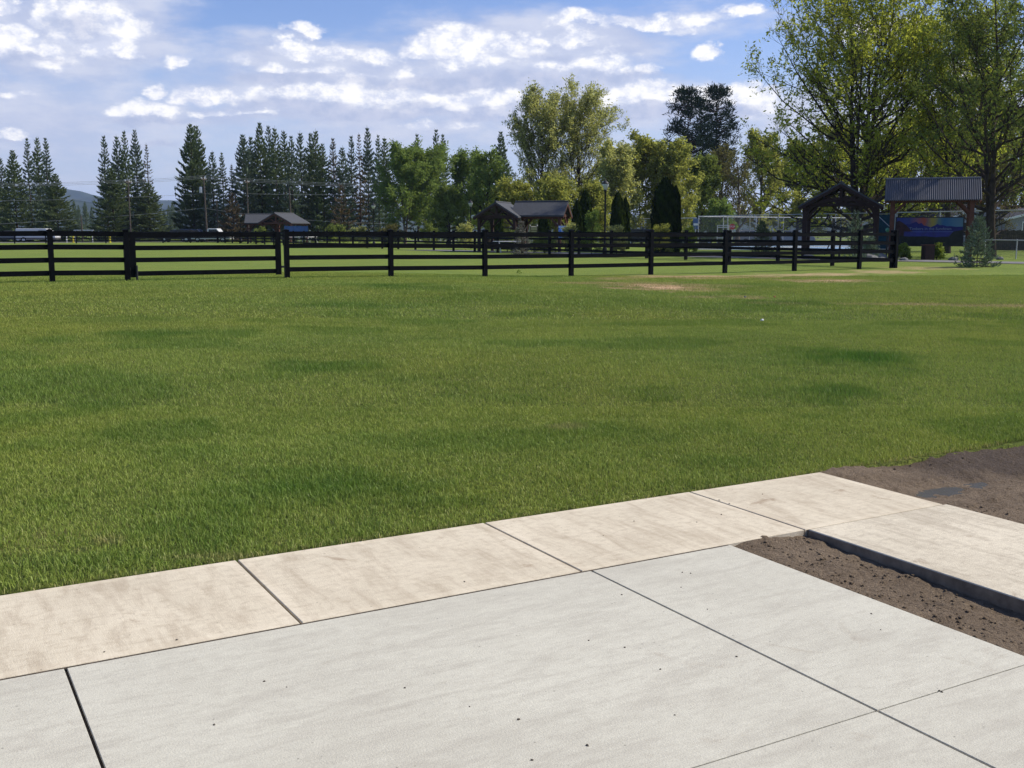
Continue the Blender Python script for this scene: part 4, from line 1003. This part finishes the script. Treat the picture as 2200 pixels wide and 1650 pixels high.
poly('lake', [(.12, .28), (.12, .50), (.97, .50), (.97, .28)], plain('lake_blue', (.006, .010, .15), .4, .4, .5, 3), .007)
poly('far_shore', [(.22, .485), (.22, .50), (.88, .505), (.88, .49)], plain('shore_light', (.09, .14, .33), .5, .3, .2, 3), .009)
poly('foreground', [(0, 0), (0, .33), (.1, .34), (.2, .32), (.45, .33), (.6, .30), (.8, .32), (.86, .50), (1, .56), (1, 0)], plain('foreground_dark', (.010, .014, .010), .6, .3, .6, 7), .011)
text_mesh('Timbers in the Sundown', .20, plain('sign_lettering', (.16, .21, .30), .5, .3, .1, 1), 'lettering', sg, (.05, -.036, z0 + .60 * Hh), (PI / 2, 0, 0))
# blue poster under the middle pavilion
x, y, _ = P(1210, 73); z0 = P(1210, 73, 515)[2]; z1 = P(1210, 73, 485)[2]
po = empty('poster_board', (x, y, 0), math.radians(-12), 'bright blue picture board at the right post of the middle pavilion', 'sign')
mp_ = M('poster_blue', .4, .4); cc = mp_.coord(True); mp_.col(mp_.mix(mp_.mr(mp_.noise(cc, 3.5, 4, .6, 1), .45, .6), (.03, .20, .62), (.75, .85, .92))); 
b = MB(); b.box(-.32, .32, -.02, .02, z0, z1); b.build('panel', mp_.m, po)
for s in (-.3, .3): b = MB(); b.box(s - .03, s + .03, .022, .08, 0, z1 + .02); b.build('leg', M_BLACKM, po)

# ------------------------------------------------------------ spoked wheel
x, y, _ = P(1808, 53); zc = P(1808, 53, 491)[2]; Rw = 18 * 53 / F
wh = empty('spoked_wheel', (x, y, 0), math.radians(-10), 'black spoked iron wheel on a stand under the arched pavilion', 'wheel')
def ring(b, R, r, z, n=28):
    pts = [(R * math.cos(2 * PI * k / n), 0, z + R * math.sin(2 * PI * k / n)) for k in range(n + 1)]; b.tube(pts, r, 6, False)
b = MB(); ring(b, Rw, .035, zc); b.build('rim', M_BLACKM, wh)
b = MB(); ring(b, Rw * .66, .022, zc); b.build('inner_ring', M_BLACKM, wh)
for k in range(8):
    a = k * PI / 4 + .2; b = MB(); b.tube([(.04 * math.cos(a), 0, zc + .04 * math.sin(a)), (Rw * math.cos(a), 0, zc + Rw * math.sin(a))], .018, 6); b.build('spoke', M_BLACKM, wh)
b = MB(); b.tube([(0, -.1, zc), (0, .12, zc)], .09, 12); b.build('hub', M_BLACKM, wh)
b = MB(); b.tube([(-.05, .15, 0), (0, .15, zc)], .05); b.tube([(-.75, .15, .25), (-.35, .1, zc - .35)], .03); b.box(-.95, .5, .05, .3, 0, .18); b.build('stand', M_BLACKM, wh)

# ------------------------------------------------------------ chain-link fences
mc = M('chain_link_mesh'); mc.t.nodes.remove(mc.b)
g = mc.coord(True); sp_ = mc.n('ShaderNodeSeparateXYZ'); mc.l(g, sp_.inputs[0])
def saw(a, b, s):
    q = mc.math('MULTIPLY', mc.math(s, a, b), 13.0); q = mc.math('FRACT', q); return mc.math('LESS_THAN', mc.math('ABSOLUTE', mc.math('SUBTRACT', q, .5)), .045)
fac = mc.math('MAXIMUM', saw(sp_.outputs[0], sp_.outputs[2], 'ADD'), saw(sp_.outputs[0], sp_.outputs[2], 'SUBTRACT'))
tb = mc.n('ShaderNodeBsdfTransparent'); df = mc.n('ShaderNodeBsdfDiffuse'); df.inputs[0].default_value = (.10, .11, .12, 1); mxs = mc.n('ShaderNodeMixShader')
mc.l(fac, mxs.inputs[0]); mc.l(tb.outputs[0], mxs.inputs[1]); mc.l(df.outputs[0], mxs.inputs[2]); mc.l(mxs.outputs[0], mc.o.inputs[0]); M_LINK = mc.m
def chain_fence(a, b_, h, sp, label, mid=True, pr=.035, panels=()):
    a = Vector(a); b_ = Vector(b_); Ln = (b_ - a).length; rz = math.atan2(b_.y - a.y, b_.x - a.x)
    root = empty('chain_link_fence', (a.x, a.y, 0), rz, label, 'fence'); n = max(1, round(Ln / sp)); s = Ln / n
    for i in range(n + 1):
        b = MB(); b.tube([(i * s, 0, 0), (i * s, 0, h + .05)], pr, 8); b.build('post', M_GALV, root)
    b = MB(); b.tube([(0, 0, h), (Ln, 0, h)], pr * .85, 8); b.build('top_rail', M_GALV, root)
    if mid: b = MB(); b.tube([(0, 0, h * .5), (Ln, 0, h * .5)], pr * .6, 6); b.build('mid_rail', M_GALV, root)
    b = MB(); b.add([(0, -.04, .03), (Ln, -.04, .03), (Ln, -.04, h), (0, -.04, h)], [[0, 1, 2, 3]]); b.build('mesh', M_LINK, root)
    return root
def onu(px, uc):
    r = (px - 1100) / (F * math.cos(TH) + (825 - 500) * math.sin(TH)); Yd = uc / (r * U[0] + U[1]); return (r * Yd, Yd)
chain_fence((*onu(1500, 55), 0), (*onu(1880, 55), 0), 2.58, 3.0, 'tall silver chain-link court fence left of the wheel pavilion', True, .03)
chain_fence((*onu(1925, 55), 0), (*onu(2230, 55), 0), 2.58, 3.0, 'tall chain-link fence behind the painted sign and the houses side', False, .035)
chain_fence((*onu(925, 62), 0), (*onu(1494, 62), 0), 2.58, 3.0, 'long far chain-link fence from the second street lamp to the cypresses', True, .045)
aa = onu(1500, 55); chain_fence((*aa, 0), (aa[0] + U[0] * 30, aa[1] + U[1] * 30, 0), 2.55, 3.0, 'end side of the chain-link court running away from the corner', False, .035)
a = P(2118, 57); b_ = P(2260, 53); chain_fence((a[0], a[1], 0), (b_[0], b_[1], 0), .95, 2.2, 'low chain-link fence right of the young blue spruce', False, .03)
# teal windscreen gate
a = Vector((*onu(1882, 55), 0)); b_ = Vector((*onu(1922, 55), 0)); tg = empty('court_gate', a, math.atan2(b_.y - a.y, b_.x - a.x), 'tall gate of the court with dark teal screen between the two right shelters', 'gate')
Ln = (b_ - a).length; b = MB()
b.tube([(0.06, 0, .1), (0.06, 0, 2.5), (Ln, 0, 2.5), (Ln, 0, .1)], .03); b.tube([(.1, 0, 2.4), (Ln, 0, 1.4)], .02); b.build('frame', M_GALV, tg)
b = MB(); b.box(.09, Ln - .03, .035, .045, .12, 2.45); b.build('screen', plain('teal_screen', (.008, .045, .065), .8, .2, .3, 3), tg)
# white framed small gate in the court fence
a = Vector((*onu(1541, 54.8), 0)); b_ = Vector((*onu(1565, 54.8), 0)); tg = empty('court_gate', a, math.atan2(b_.y - a.y, b_.x - a.x), 'small white framed gate in the chain-link court fence', 'gate')
Ln = (b_ - a).length; b = MB(); b.tube([(0, 0, .05), (0, 0, 1.85), (Ln, 0, 1.85), (Ln, 0, .05)], .04); b.tube([(0, 0, 1.7), (Ln, 0, 1.7)], .03); b.tube([(0, 0, .9), (Ln, 0, .9)], .03); b.build('frame', M_GALV, tg)

# ------------------------------------------------------------ street lamps
M_LENS = plain('frosted_lens', (.55, .57, .58), .3, .5, .05, 2)
lampp = None
for px, py, Yd, lab in ((1301, 386, 66, 'tallest black street lamp, between the tall pale trees and the cypresses'), (1011, 430, 98, 'black street lamp left of the middle pavilion'), (802, 436, 104, 'black street lamp in front of the long conifer row'), (516, 458, 134, 'small far street lamp left of the left pavilion')):
    x, y, zt = P(px, Yd, py); s = zt / 4.6
    if lampp is None:
        lampp = empty('street_lamp', (x, y, 0), 0, lab, 'street lamp', 'street lamps in the park')
        b = MB(); b.lathe([(.14, 0), (.14, .35), (.09, .5), (.06, .6), (.055, 3.85), (.10, 3.9), (.11, 3.98)], 12); b.build('pole', M_BLACKM, lampp, True)
        b = MB(); b.lathe([(.09, 3.98), (.20, 4.28), (.21, 4.34)], 12); b.build('lantern', M_LENS, lampp, True)
        b = MB(); b.lathe([(.24, 4.34), (.22, 4.38), (.10, 4.5), (.03, 4.55), (.015, 4.68)], 12); b.build('cap', M_BLACKM, lampp, True); o = lampp
    else: o = copy_thing(lampp, (x, y, 0), 0, None, label=lab)
    o.scale = (max(s, 1), max(s, 1), s)

# ------------------------------------------------------------ utility poles and wires
PT = {}
for px, py, Yd, lean, arm, r_, lab in ((437, 378, 144, 3, 1, .15, 'tallest utility pole with a crossarm in front of the conifers'), (465, 431, 143, 2, 0, .11, 'shorter slanting pole just right of the tallest utility pole'),
    (621, 404, 143, 4, 0, .13, 'pole rising behind the left pavilion roof'), (174, 463, 140, 1, 0, .12, 'short pale pole in the gap under the blue hill'), (275, 384, 143, 0, 1, .12, 'utility pole with a crossarm half hidden in the second conifer clump'), (530, 384, 143, 0, 1, .12, 'utility pole with a crossarm hidden in the long conifer row'), (-160, 386, 143, 0, 1, .14, 'utility pole carrying the wires, beyond the left edge')):
    x, y, zt = P(px, Yd, py); up_ = empty('utility_pole', (x, y, 0), 0, lab, 'utility pole')
    b = MB(); b.tube([(lean * .06, 0, 0), (0, 0, zt)], [r_, r_ * .65]); b.build('pole', M_POLE, up_)
    if arm:
        b = MB(); b.box(-.05, .05, -1.2, 1.2, zt - .5, zt - .38); b.build('crossarm', M_POLE, up_)
        b = MB(); [b.lathe([(.05, zt - .38), (.06, zt - .3), (.03, zt - .22)], 8, (0, q_)) for q_ in (-1.1, 0.35, 1.1)]; b.build('insulators', M_WHITE, up_)
    if px == 437: b = MB(); b.lathe([(.2, zt - 2.2), (.22, zt - 2.15), (.22, zt - 1.5), (.1, zt - 1.4)], 10, (-.42, 0)); b.build('transformer', M_GALV, up_)
def wire(pts, label, r_=.016):
    P3 = [Vector(P(px, Yd, py)) for px, py, Yd in pts]; path = []
    for i in range(len(P3) - 1):
        a, c_ = P3[i], P3[i + 1]; sag = (c_ - a).length * .008
        for k in range(10): t = k / 10; q = a.lerp(c_, t); q.z -= sag * 4 * t * (1 - t); path.append(q)
    path.append(P3[-1]); b = MB(); b.tube(path, r_, 5); o = b.build('power_line', M_WIRE); tag(o, label, 'wire', 'wires strung across the conifers')
for dz, dy, nm in ((0, -1.1, 'topmost'), (3, .35, 'second'), (6, 1.1, 'third')):
    wire([(-160, 393 + dz, 143 + dy), (275, 387 + dz, 143 + dy), (437, 377 + dz, 144 + dy), (530, 384 + dz, 143 + dy), (860, 396 + dz, 143 + dy), (1130, 395 + dz, 143 + dy)], f'{nm} wire of the high bundle across the conifers')
wire([(-160, 432, 143), (437, 416, 144), (530, 416, 143), (860, 415, 143)], 'single wire crossing the conifers midway up')
wire([(-160, 486, 143), (200, 468, 143), (437, 447, 144), (620, 470, 143), (900, 482, 143)], 'low sagging wire meeting the tallest utility pole at half height', .018)
# field boundary pipe seen left
x, y, zt = P(158, 140, 494.5); b = MB(); b.beam((0, 0, 0), (2.6, 0, 0), .08, .08); b.beam((.2, 0, 0), (.2, 0, -zt), .08, .08); b.beam((2.4, 0, 0), (2.4, 0, -zt), .08, .08)
o = b.build('pipe_barrier', M_WHITE); o.location = (x, y, zt); tag(o, 'pale horizontal pipe barrier at the foot of the short pale pole', 'barrier')

# ------------------------------------------------------------ vehicles
def car(name, px, Yd, rz, L_, Wd, Hc, paint, label, catg, kind='suv'):
    x, y, _ = P(px, Yd); r = empty(name, (x, y, .012), rz, label, catg)
    h = Wd / 2
    if kind == 'van': prof = [(-L_ / 2, .35), (-L_ / 2, Hc - .05), (-L_ / 2 + .08, Hc), (L_ / 2 - 1.2, Hc), (L_ / 2 - .55, 1.15), (L_ / 2 - .05, .95), (L_ / 2, .4)]
    elif kind == 'pickup': prof = [(-L_ / 2, .4), (-L_ / 2, 1.0), (-.35, 1.0), (-.3, Hc - .05), (-.1, Hc), (.9, Hc), (1.4, 1.1), (L_ / 2 - .1, .95), (L_ / 2, .4)]
    else: prof = [(-L_ / 2, .35), (-L_ / 2 + .02, .95), (-L_ / 2 + .35, Hc - .08), (-L_ / 2 + .7, Hc), (.5, Hc), (1.05, 1.0), (L_ / 2 - .15, .85), (L_ / 2, .38)]
    b = MB(); b.prism(prof, -h, h); b.build('body', paint, r, bevel=.05)
    if kind == 'van': win = [[(L_ / 2 - 2.1, 1.2), (L_ / 2 - 2.1, Hc - .25), (L_ / 2 - 1.3, Hc - .25), (L_ / 2 - .75, 1.2)]]
    elif kind == 'pickup': win = [[(-.2, 1.08), (-.12, Hc - .12), (.85, Hc - .12), (1.2, 1.08)]]
    else: win = [[(-L_ / 2 + .55, 1.0), (-L_ / 2 + .75, Hc - .12), (-.35, Hc - .12), (-.35, 1.0)], [(-.27, 1.0), (-.27, Hc - .12), (.45, Hc - .12), (.85, 1.0)]]
    for w_ in win:
        for s in (-1, 1): b = MB(); b.prism(w_, s * h - .012, s * h + .012); b.build('window', M_GLASS, r)
    for xx in (-L_ * .31, L_ * .31):
        for s in (-1, 1):
            b = MB(); b.tube([(xx, s * (h - .2), .33), (xx, s * (h + .01), .33)], .33, 16); wo_ = b.build('wheel', M_TYRE, r)
            b = MB(); b.tube([(xx, s * (h + .011), .33), (xx, s * (h + .02), .33)], .19, 12); b.build('rim', M_GALV, wo_)
    for s in (-1, 1):
        b = MB(); b.box(L_ / 2 - .10, L_ / 2 + .005, s * (h - .35) - .12, s * (h - .35) + .12, .68, .8); b.build('headlight', M_LENS, r)
    return r
M_CW = plain('white_car_paint', (.60, .61, .63), .3, .5, .03, 1); M_CB = plain('black_car_paint', (.012, .013, .017), .25, .5, .1, 1); M_CN = plain('navy_car_paint', (.012, .02, .05), .25, .5, .1, 1); M_CS = plain('silver_car_paint', (.16, .17, .20), .3, .5, .05, 1)
car('parked_van', 82, 140, 0.05, 5.0, 1.9, 1.75, M_CW, 'white van parked behind the far fence at the left', 'van', 'van')
car('parked_car', 23, 141, 3.1, 4.4, 1.8, 1.45, M_CS, 'silver car parked left of the white van', 'car')
car('parked_car', 380, 139, 3.14, 4.6, 1.85, 1.6, M_CB, 'black car with a curved roof parked behind the far fence', 'car')
car('parked_car', 420, 146, 0, 4.6, 1.85, 1.7, M_CN, 'navy car parked left of the white pickup', 'car')
car('parked_pickup', 455, 139, 0, 5.2, 1.95, 1.75, M_CW, 'white pickup truck parked left of the left pavilion', 'pickup truck', 'pickup')
car('parked_car', 1382, 100, 0, 4.5, 1.85, 1.6, M_CB, 'black car parked left of the tallest cypress', 'car')
car('parked_car', 1490, 118, .2, 4.7, 1.9, 1.75, M_CN, 'dark blue car parked behind the corner of the court fence', 'car')
car('parked_car', 1625, 112, .1, 4.5, 1.85, 1.5, M_CS, 'silver car seen through the court fence behind the squat dark spruce', 'car')
car('parked_car', 1700, 112, .1, 4.6, 1.85, 1.5, M_CS, 'silver car seen through the court fence left of the wheel pavilion', 'car')
car('parked_van', 68, 188, 0, 6.0, 2.0, 2.0, M_CW, 'white van half hidden behind the leftmost clump of conifers', 'van', 'van')

# ------------------------------------------------------------ small park things
# stop sign
x, y, z = P(1573, 92, 487); st = empty('stop_sign', (x, y, 0), 0, 'red octagonal stop sign seen through the court fence', 'sign')
b = MB(); oct_ = [(.26 * math.cos(PI / 8 + k * PI / 4), z + .26 * math.sin(PI / 8 + k * PI / 4)) for k in range(8)]; b.prism(oct_, -.01, .01); b.build('plate', plain('sign_red', (.55, .03, .03), .4, .5, .05, 1), st)
b = MB(); b.tube([(0, .04, 0), (0, .04, z + .2)], .03); b.build('post', M_GALV, st); text_mesh('STOP', .2, M_WHITE, 'lettering', st, (0, -.02, z), (PI / 2, 0, 0))
x, y, z = P(1495, 86, 483); st = empty('info_sign', (x, y, 0), 0, 'small blue and white board at the corner of the court fence', 'sign')
b = MB(); b.box(-.24, .24, -.01, .01, z - .35, z + .5); b.build('plate', plain('sign_blue', (.10, .16, .32), .4, .5, .05, 1), st)
b = MB(); b.box(-.19, .19, -.016, -.0105, z - .05, z + .12); b.build('white_band', M_WHITE, st); b = MB(); b.tube([(0, .04, 0), (0, .04, z + .45)], .03); b.build('post', M_GALV, st)
# slide
x, y, _ = P(1144, 78); sl = empty('playground_slide', (x, y, 0), math.radians(-75), 'pale metal playground slide under the middle pavilion roof line', 'slide')
b = MB(); b.beam((-.9, 0, .25), (.35, 0, 1.75), .5, .03); b.build('chute', M_GALV, sl)
for s in (-.27, .27): b = MB(); b.beam((-.9, s, .33), (.35, s, 1.83), .03, .16); b.build('side_rail', M_GALV, sl)
b = MB(); [b.tube([(.4 + .25 * (1 - k), s, 0), (.38, s, 1.75)], .025) for s in (-.25, .25) for k in (0,)]; [b.tube([(.62 - .05 * k, -.25, .25 + .3 * k), (.62 - .05 * k, .25, .25 + .3 * k)], .018) for k in range(5)]; b.build('ladder', M_BLACKM, sl)
# square planter under the sign
x, y, _ = P(1996, 53.2); pl = empty('square_planter', (x, y, 0), .1, 'dark square wooden planter under the painted sign', 'planter')
zt = P(1996, 53.2, 527)[2]; b = MB(); b.box(-.24, .24, -.22, .22, 0, zt); b.build('box', M_WOODD, pl); b = MB(); b.box(-.27, .27, -.25, .25, zt, zt + .04); b.build('rim', M_WOOD, pl)
# round green bin lid / ball on post
x, y, z = P(1907, 56, 494); gb = empty('park_ball', (x, y, 0), 0, 'pale green ball on a short post left of the painted sign', 'ball')
b = MB(); b.lathe([(.11 * math.sin(PI * k / 10) + .001, z - .11 * math.cos(PI * k / 10)) for k in range(11)], 16); b.build('ball', plain('pale_green_plastic', (.12, .38, .24), .4, .5, .05, 1), gb, True); b = MB(); b.tube([(0, 0, 0), (0, 0, z - .1)], .05); b.build('post', M_BLACKM, gb)
# picnic tables
def picnic(px, Yd, rz, label, mat, s=1):
    x, y, _ = P(px, Yd); r = empty('picnic_table', (x, y, 0), rz, label, 'table', 'picnic tables'); b = MB()
    for k in range(5): b.box(-.9, .9, -.36 + k * .15, -.36 + k * .15 + .135, .72, .76)
    b.build('tabletop', mat, r)
    for s_ in (-1, 1): b = MB(); b.box(-.9, .9, s_ * .68 - .13, s_ * .68 + .13, .43, .47); b.build('bench', mat, r)
    for xx in (-.65, .65): b = MB(); b.beam((xx, -.25, .72), (xx, -.7, 0), .05, .08); b.beam((xx, .25, .72), (xx, .7, 0), .05, .08); b.beam((xx, -.72, .40), (xx, .72, .40), .05, .07); b.build('legs', M_GALV, r)
picnic(1090, 72, .3, 'white picnic table in front of the middle pavilion', M_WHITE)
picnic(1168, 76, .1, 'grey picnic table under the wing of the middle pavilion', M_GALV)
picnic(1895, 57, .2, 'grey picnic table between the wheel pavilion and the painted sign', M_GALV)
picnic(630, 126, .2, 'white picnic table in front of the left pavilion', M_WHITE)
picnic(665, 128, 1.0, 'white picnic table right of the left pavilion', M_WHITE)
# blue boards in the left pavilion
for px, wd, lab in ((624, .7, 'blue notice board inside the left pavilion, left one'), (647, .8, 'blue and white notice board inside the left pavilion, right one')):
    x, y, z = P(px, 127, 492); nb = empty('notice_board', (x, y, 0), .1, lab, 'sign'); b = MB(); b.box(-wd, wd, -.02, .02, z - .3, z + .35); b.build('panel', plain('board_blue', (.03, .09, .24), .4, .4, .4, 2), nb)
    for s in (-wd * .9, wd * .9): b = MB(); b.box(s - .04, s + .04, .022, .08, 0, z + .3); b.build('leg', M_BLACKM, nb)
# yellow hydrant-like posts
M_YEL = plain('yellow_paint', (.65, .50, .03), .5, .4, .1, 2)
for px, c_, lab in ((156, M_YEL, 'yellow fire hydrant behind the far fence, right of the white van'), (235, M_YEL, 'yellow fire hydrant behind the far fence, second from the white van')):
    x, y, _ = P(px, 136); r = empty('fire_hydrant', (x, y, 0), 0, lab, 'hydrant', 'yellow hydrants behind the far fence'); b = MB(); b.lathe([(.16, 0), (.16, .08), (.12, .1), (.12, .75), (.17, .78), (.17, .84), (.13, .95), (.04, 1.0), (.04, 1.08)], 12); b.build('body', c_, r)
    for s in (-1, 1): b = MB(); b.tube([(s * .1, 0, .58), (s * .26, 0, .58)], .07, 8); b.build('outlet', M_WHITE, r)
x, y, z = P(143, 138, 508); b = MB(); b.tube([(0, 0, 0), (0, 0, z)], .07); o = b.build('marker_post', M_WHITE); o.location = (x, y, 0); tag(o, 'white marker post between the white van and the first yellow hydrant', 'post')
# boulders under the ribbed shelter and left of it
M_ROCK = plain('boulder_grey', (.15, .15, .145), .9, .2, .3, 5)
for i, (px, Yd, s, lab) in enumerate(((1870, 51, .45, 'grey boulder at the foot of the spindly spruce'), (1897, 50.5, .3, 'flat pale boulder left of the corner fence post'), (1888, 54, .5, 'dark blue-grey boulder behind the last bay of the fence'), (1945, 52, .22, 'small stone under the left end of the painted sign'), (1740, 55, .35, 'low boulder left of the wheel pavilion'), (2052, 52.5, .25, 'small stone at the right posts of the ribbed-roof shelter'), (2152, 54, .2, 'small yellowish stone by the low chain-link fence'))):
    x, y, _ = P(px, Yd); r = np.random.default_rng(i + 40); b = MB(); b.lathe([(.7 * s, -.05), (s, .12 * s), (.92 * s, .4 * s), (.6 * s, .62 * s), (.15 * s, .7 * s)], 9)
    b.v = [(a * (1 + r.normal(0, .08)), c_ * (.7 + r.normal(0, .06)), d_ * (1 + r.normal(0, .08))) for a, c_, d_ in b.v]; o = b.build('boulder', M_ROCK); o.location = (x, y, 0); tag(o, lab, 'boulder', 'boulders in the beds')
# weed sprig and scraps on the lawn
x, y = G(1115, 584); r = np.random.default_rng(5); cc_ = np.array([[0, 0, .10]]) + r.normal(0, .045, (40, 3)); v, f = leafq(cc_, unit(r.normal(size=(40, 3))), np.full(40, .035), r)
o = np_mesh('weed_sprig', v, f, F_FRESH, attrs={'tone': np.repeat(r.random(40), 4)}); o.location = (x, y, float(gz(x, y)) - .01); tag(o, 'small leafy weed standing alone in front of the fence', 'weed')
for px, py, lab in ((1637, 694, 'white scrap of paper on the lawn, right of centre'), (1601, 641, 'small grey stone on the dry patch of lawn'), (1664, 641, 'reddish scrap at the dark tuft of grass')):
    x, y = G(px, py); o = np_mesh('lawn_scrap', clod_mesh(int(px)) * .05, CF, M_WHITE if px == 1637 else (M_ROCK if px == 1601 else plain('red_scrap', (.35, .12, .06), .7, .3, .2, 9))); o.location = (x, y, float(gz(x, y)) + .03); tag(o, lab, 'scrap')

# ------------------------------------------------------------ houses at the right
def house(px, Yd, rz, wd, dp, hw_, hr, label, wall, roof):
    x, y, _ = P(px, Yd); r = empty('house', (x, y, 0), rz, label, 'house')
    b = MB(); b.prism([(-wd / 2, 0), (wd / 2, 0), (wd / 2, hw_), (0, hr), (-wd / 2, hw_)], -dp / 2, dp / 2); b.build('wall', wall, r)
    for s in (-1, 1):
        b = MB(); k = (hr - hw_) / (wd / 2); o_ = .4
        pr = [(0, hr + .03), (s * (wd / 2 + o_), hw_ - k * o_ + .03), (s * (wd / 2 + o_), hw_ - k * o_ + .18), (0, hr + .18)]
        b.prism(pr if s < 0 else pr[::-1], -dp / 2 - .4, dp / 2 + .4); rf = b.build('roof', roof, r)
        b = MB(); b.beam((0, -dp / 2 - .43, hr + .06), (s * (wd / 2 + o_), -dp / 2 - .43, hw_ - k * o_ + .06), .05, .2); b.build('trim', M_WHITE, rf)
    for xx in (-wd * .25, wd * .22):
        b = MB(); b.box(xx - .55, xx + .55, -dp / 2 - .03, -dp / 2 + .05, 1.0, 2.2); f_ = b.build('window', M_GLASS, r)
        b = MB(); b.box(xx - .65, xx + .65, -dp / 2 - .06, -dp / 2 - .032, .9, 1.0); b.box(xx - .65, xx + .65, -dp / 2 - .06, -dp / 2 - .032, 2.2, 2.3); b.box(xx - .65, xx - .55, -dp / 2 - .06, -dp / 2 - .032, 1.0, 2.2); b.box(xx + .55, xx + .65, -dp / 2 - .06, -dp / 2 - .032, 1.0, 2.2); b.build('frame', M_WHITE, f_)
    return r
M_SID = plain('grey_siding', (.30, .30, .32), .7, .3, .1, 2); M_RRED = plain('red_brown_shingles', (.30, .15, .13), .9, .2, .2, 2); M_DRF = plain('dark_shingles', (.06, .06, .07), .9, .2, .2, 2)
house(2062, 108, .15, 7, 8, 2.6, 4.0, 'grey house with white trim seen between the painted sign and the blue spruce', M_SID, M_DRF)
house(2130, 112, -.9, 9, 9, 2.6, 3.9, 'grey house with a reddish roof behind the young blue spruce', M_SID, M_RRED)
house(2205, 105, .1, 9, 8, 2.5, 3.5, 'grey house at the right edge behind the plank fence', M_SID, M_DRF)
a = P(2128, 78); b_ = P(2280, 74); pf = empty('plank_fence', (a[0], a[1], 0), math.atan2(b_[1] - a[1], b_[0] - a[0]), 'weathered plank fence at the right edge behind the low chain-link fence', 'fence')
Ln = math.hypot(b_[0] - a[0], b_[1] - a[1]); M_PLK = plain('weathered_planks', (.10, .085, .07), .9, .1, .4, 5); n = int(Ln / .15)
b = MB(); [b.box(i * .15, i * .15 + .14, 0, .02, .05, 1.45 + .03 * ((i * 7) % 3)) for i in range(n)]; b.build('boards', M_PLK, pf); b = MB(); b.box(0, Ln, -.04, -.003, .3, .4); b.box(0, Ln, -.04, -.003, 1.15, 1.25); b.build('rails', M_PLK, pf)

# ------------------------------------------------------------ hills
hl = M('forest_hill', 1, .0); pp = hl.coord(); hl.col(hl.mix(hl.mr(hl.noise(pp, .012, 6, .7), .4, .6), (.018, .030, .022), (.045, .062, .038))); HM = hl.m
def hill(Yd, prof, name='hill', dep=900):
    xs = np.linspace(-2.2 * Yd * .5, Yd * 1.1, 220); px = 1100 + xs / Yd * F
    top = CH + (497 - np.interp(px, [p_[0] for p_ in prof], [p_[1] for p_ in prof])) * Yd / F + (fbm(xs, xs * 0, Yd * .02, 3) - .47) * Yd * .006
    rows = []
    for t, k in ((-.5, 0), (-.3, .35), (-.12, .8), (0, 1), (.3, .6), (.6, 0)):
        jit = (fbm(xs, xs * 0 + t * 900, 160, 7) - .47) * top * .25 * (k > 0) * (k < 1)
        rows.append(np.stack([xs, Yd + t * dep + 0 * xs, np.maximum(top * k + jit, 0) - 1], -1))
    Vh = np.stack(rows, 0); r0, c0 = Vh.shape[:2]; idx = np.arange(r0 * c0).reshape(r0, c0)
    Fq = np.stack([idx[:-1, :-1], idx[:-1, 1:], idx[1:, 1:], idx[1:, :-1]], -1).reshape(-1, 4)
    o = np_mesh(name, Vh.reshape(-1, 3), Fq, HM, smooth=True); return tag(o, kind='structure')
hill(3600, [(-1500, 440), (-300, 425), (60, 412), (130, 399), (160, 408), (190, 412), (260, 430), (340, 430), (375, 432), (500, 438), (560, 425), (700, 440), (1300, 460), (2600, 450)])
hill(2200, [(-1500, 450), (0, 440), (130, 425), (200, 432), (280, 444), (380, 450), (520, 446), (900, 470), (2600, 470)], dep=500)

# ------------------------------------------------------------ haze
b = MB(); b.box(-6300, 6300, -6300, 6300, -4, 190); hm = bpy.data.materials.new('haze_air'); hm.use_nodes = True; t_ = hm.node_tree; t_.nodes.clear()
pv = t_.nodes.new('ShaderNodeVolumePrincipled'); pv.inputs['Density'].default_value = 1.2e-4; pv.inputs['Color'].default_value = (.55, .70, 1, 1); pv.inputs['Anisotropy'].default_value = .2
ho = t_.nodes.new('ShaderNodeOutputMaterial'); t_.links.new(pv.outputs[0], ho.inputs['Volume'])
o = b.build('haze', hm); tag(o, kind='stuff')
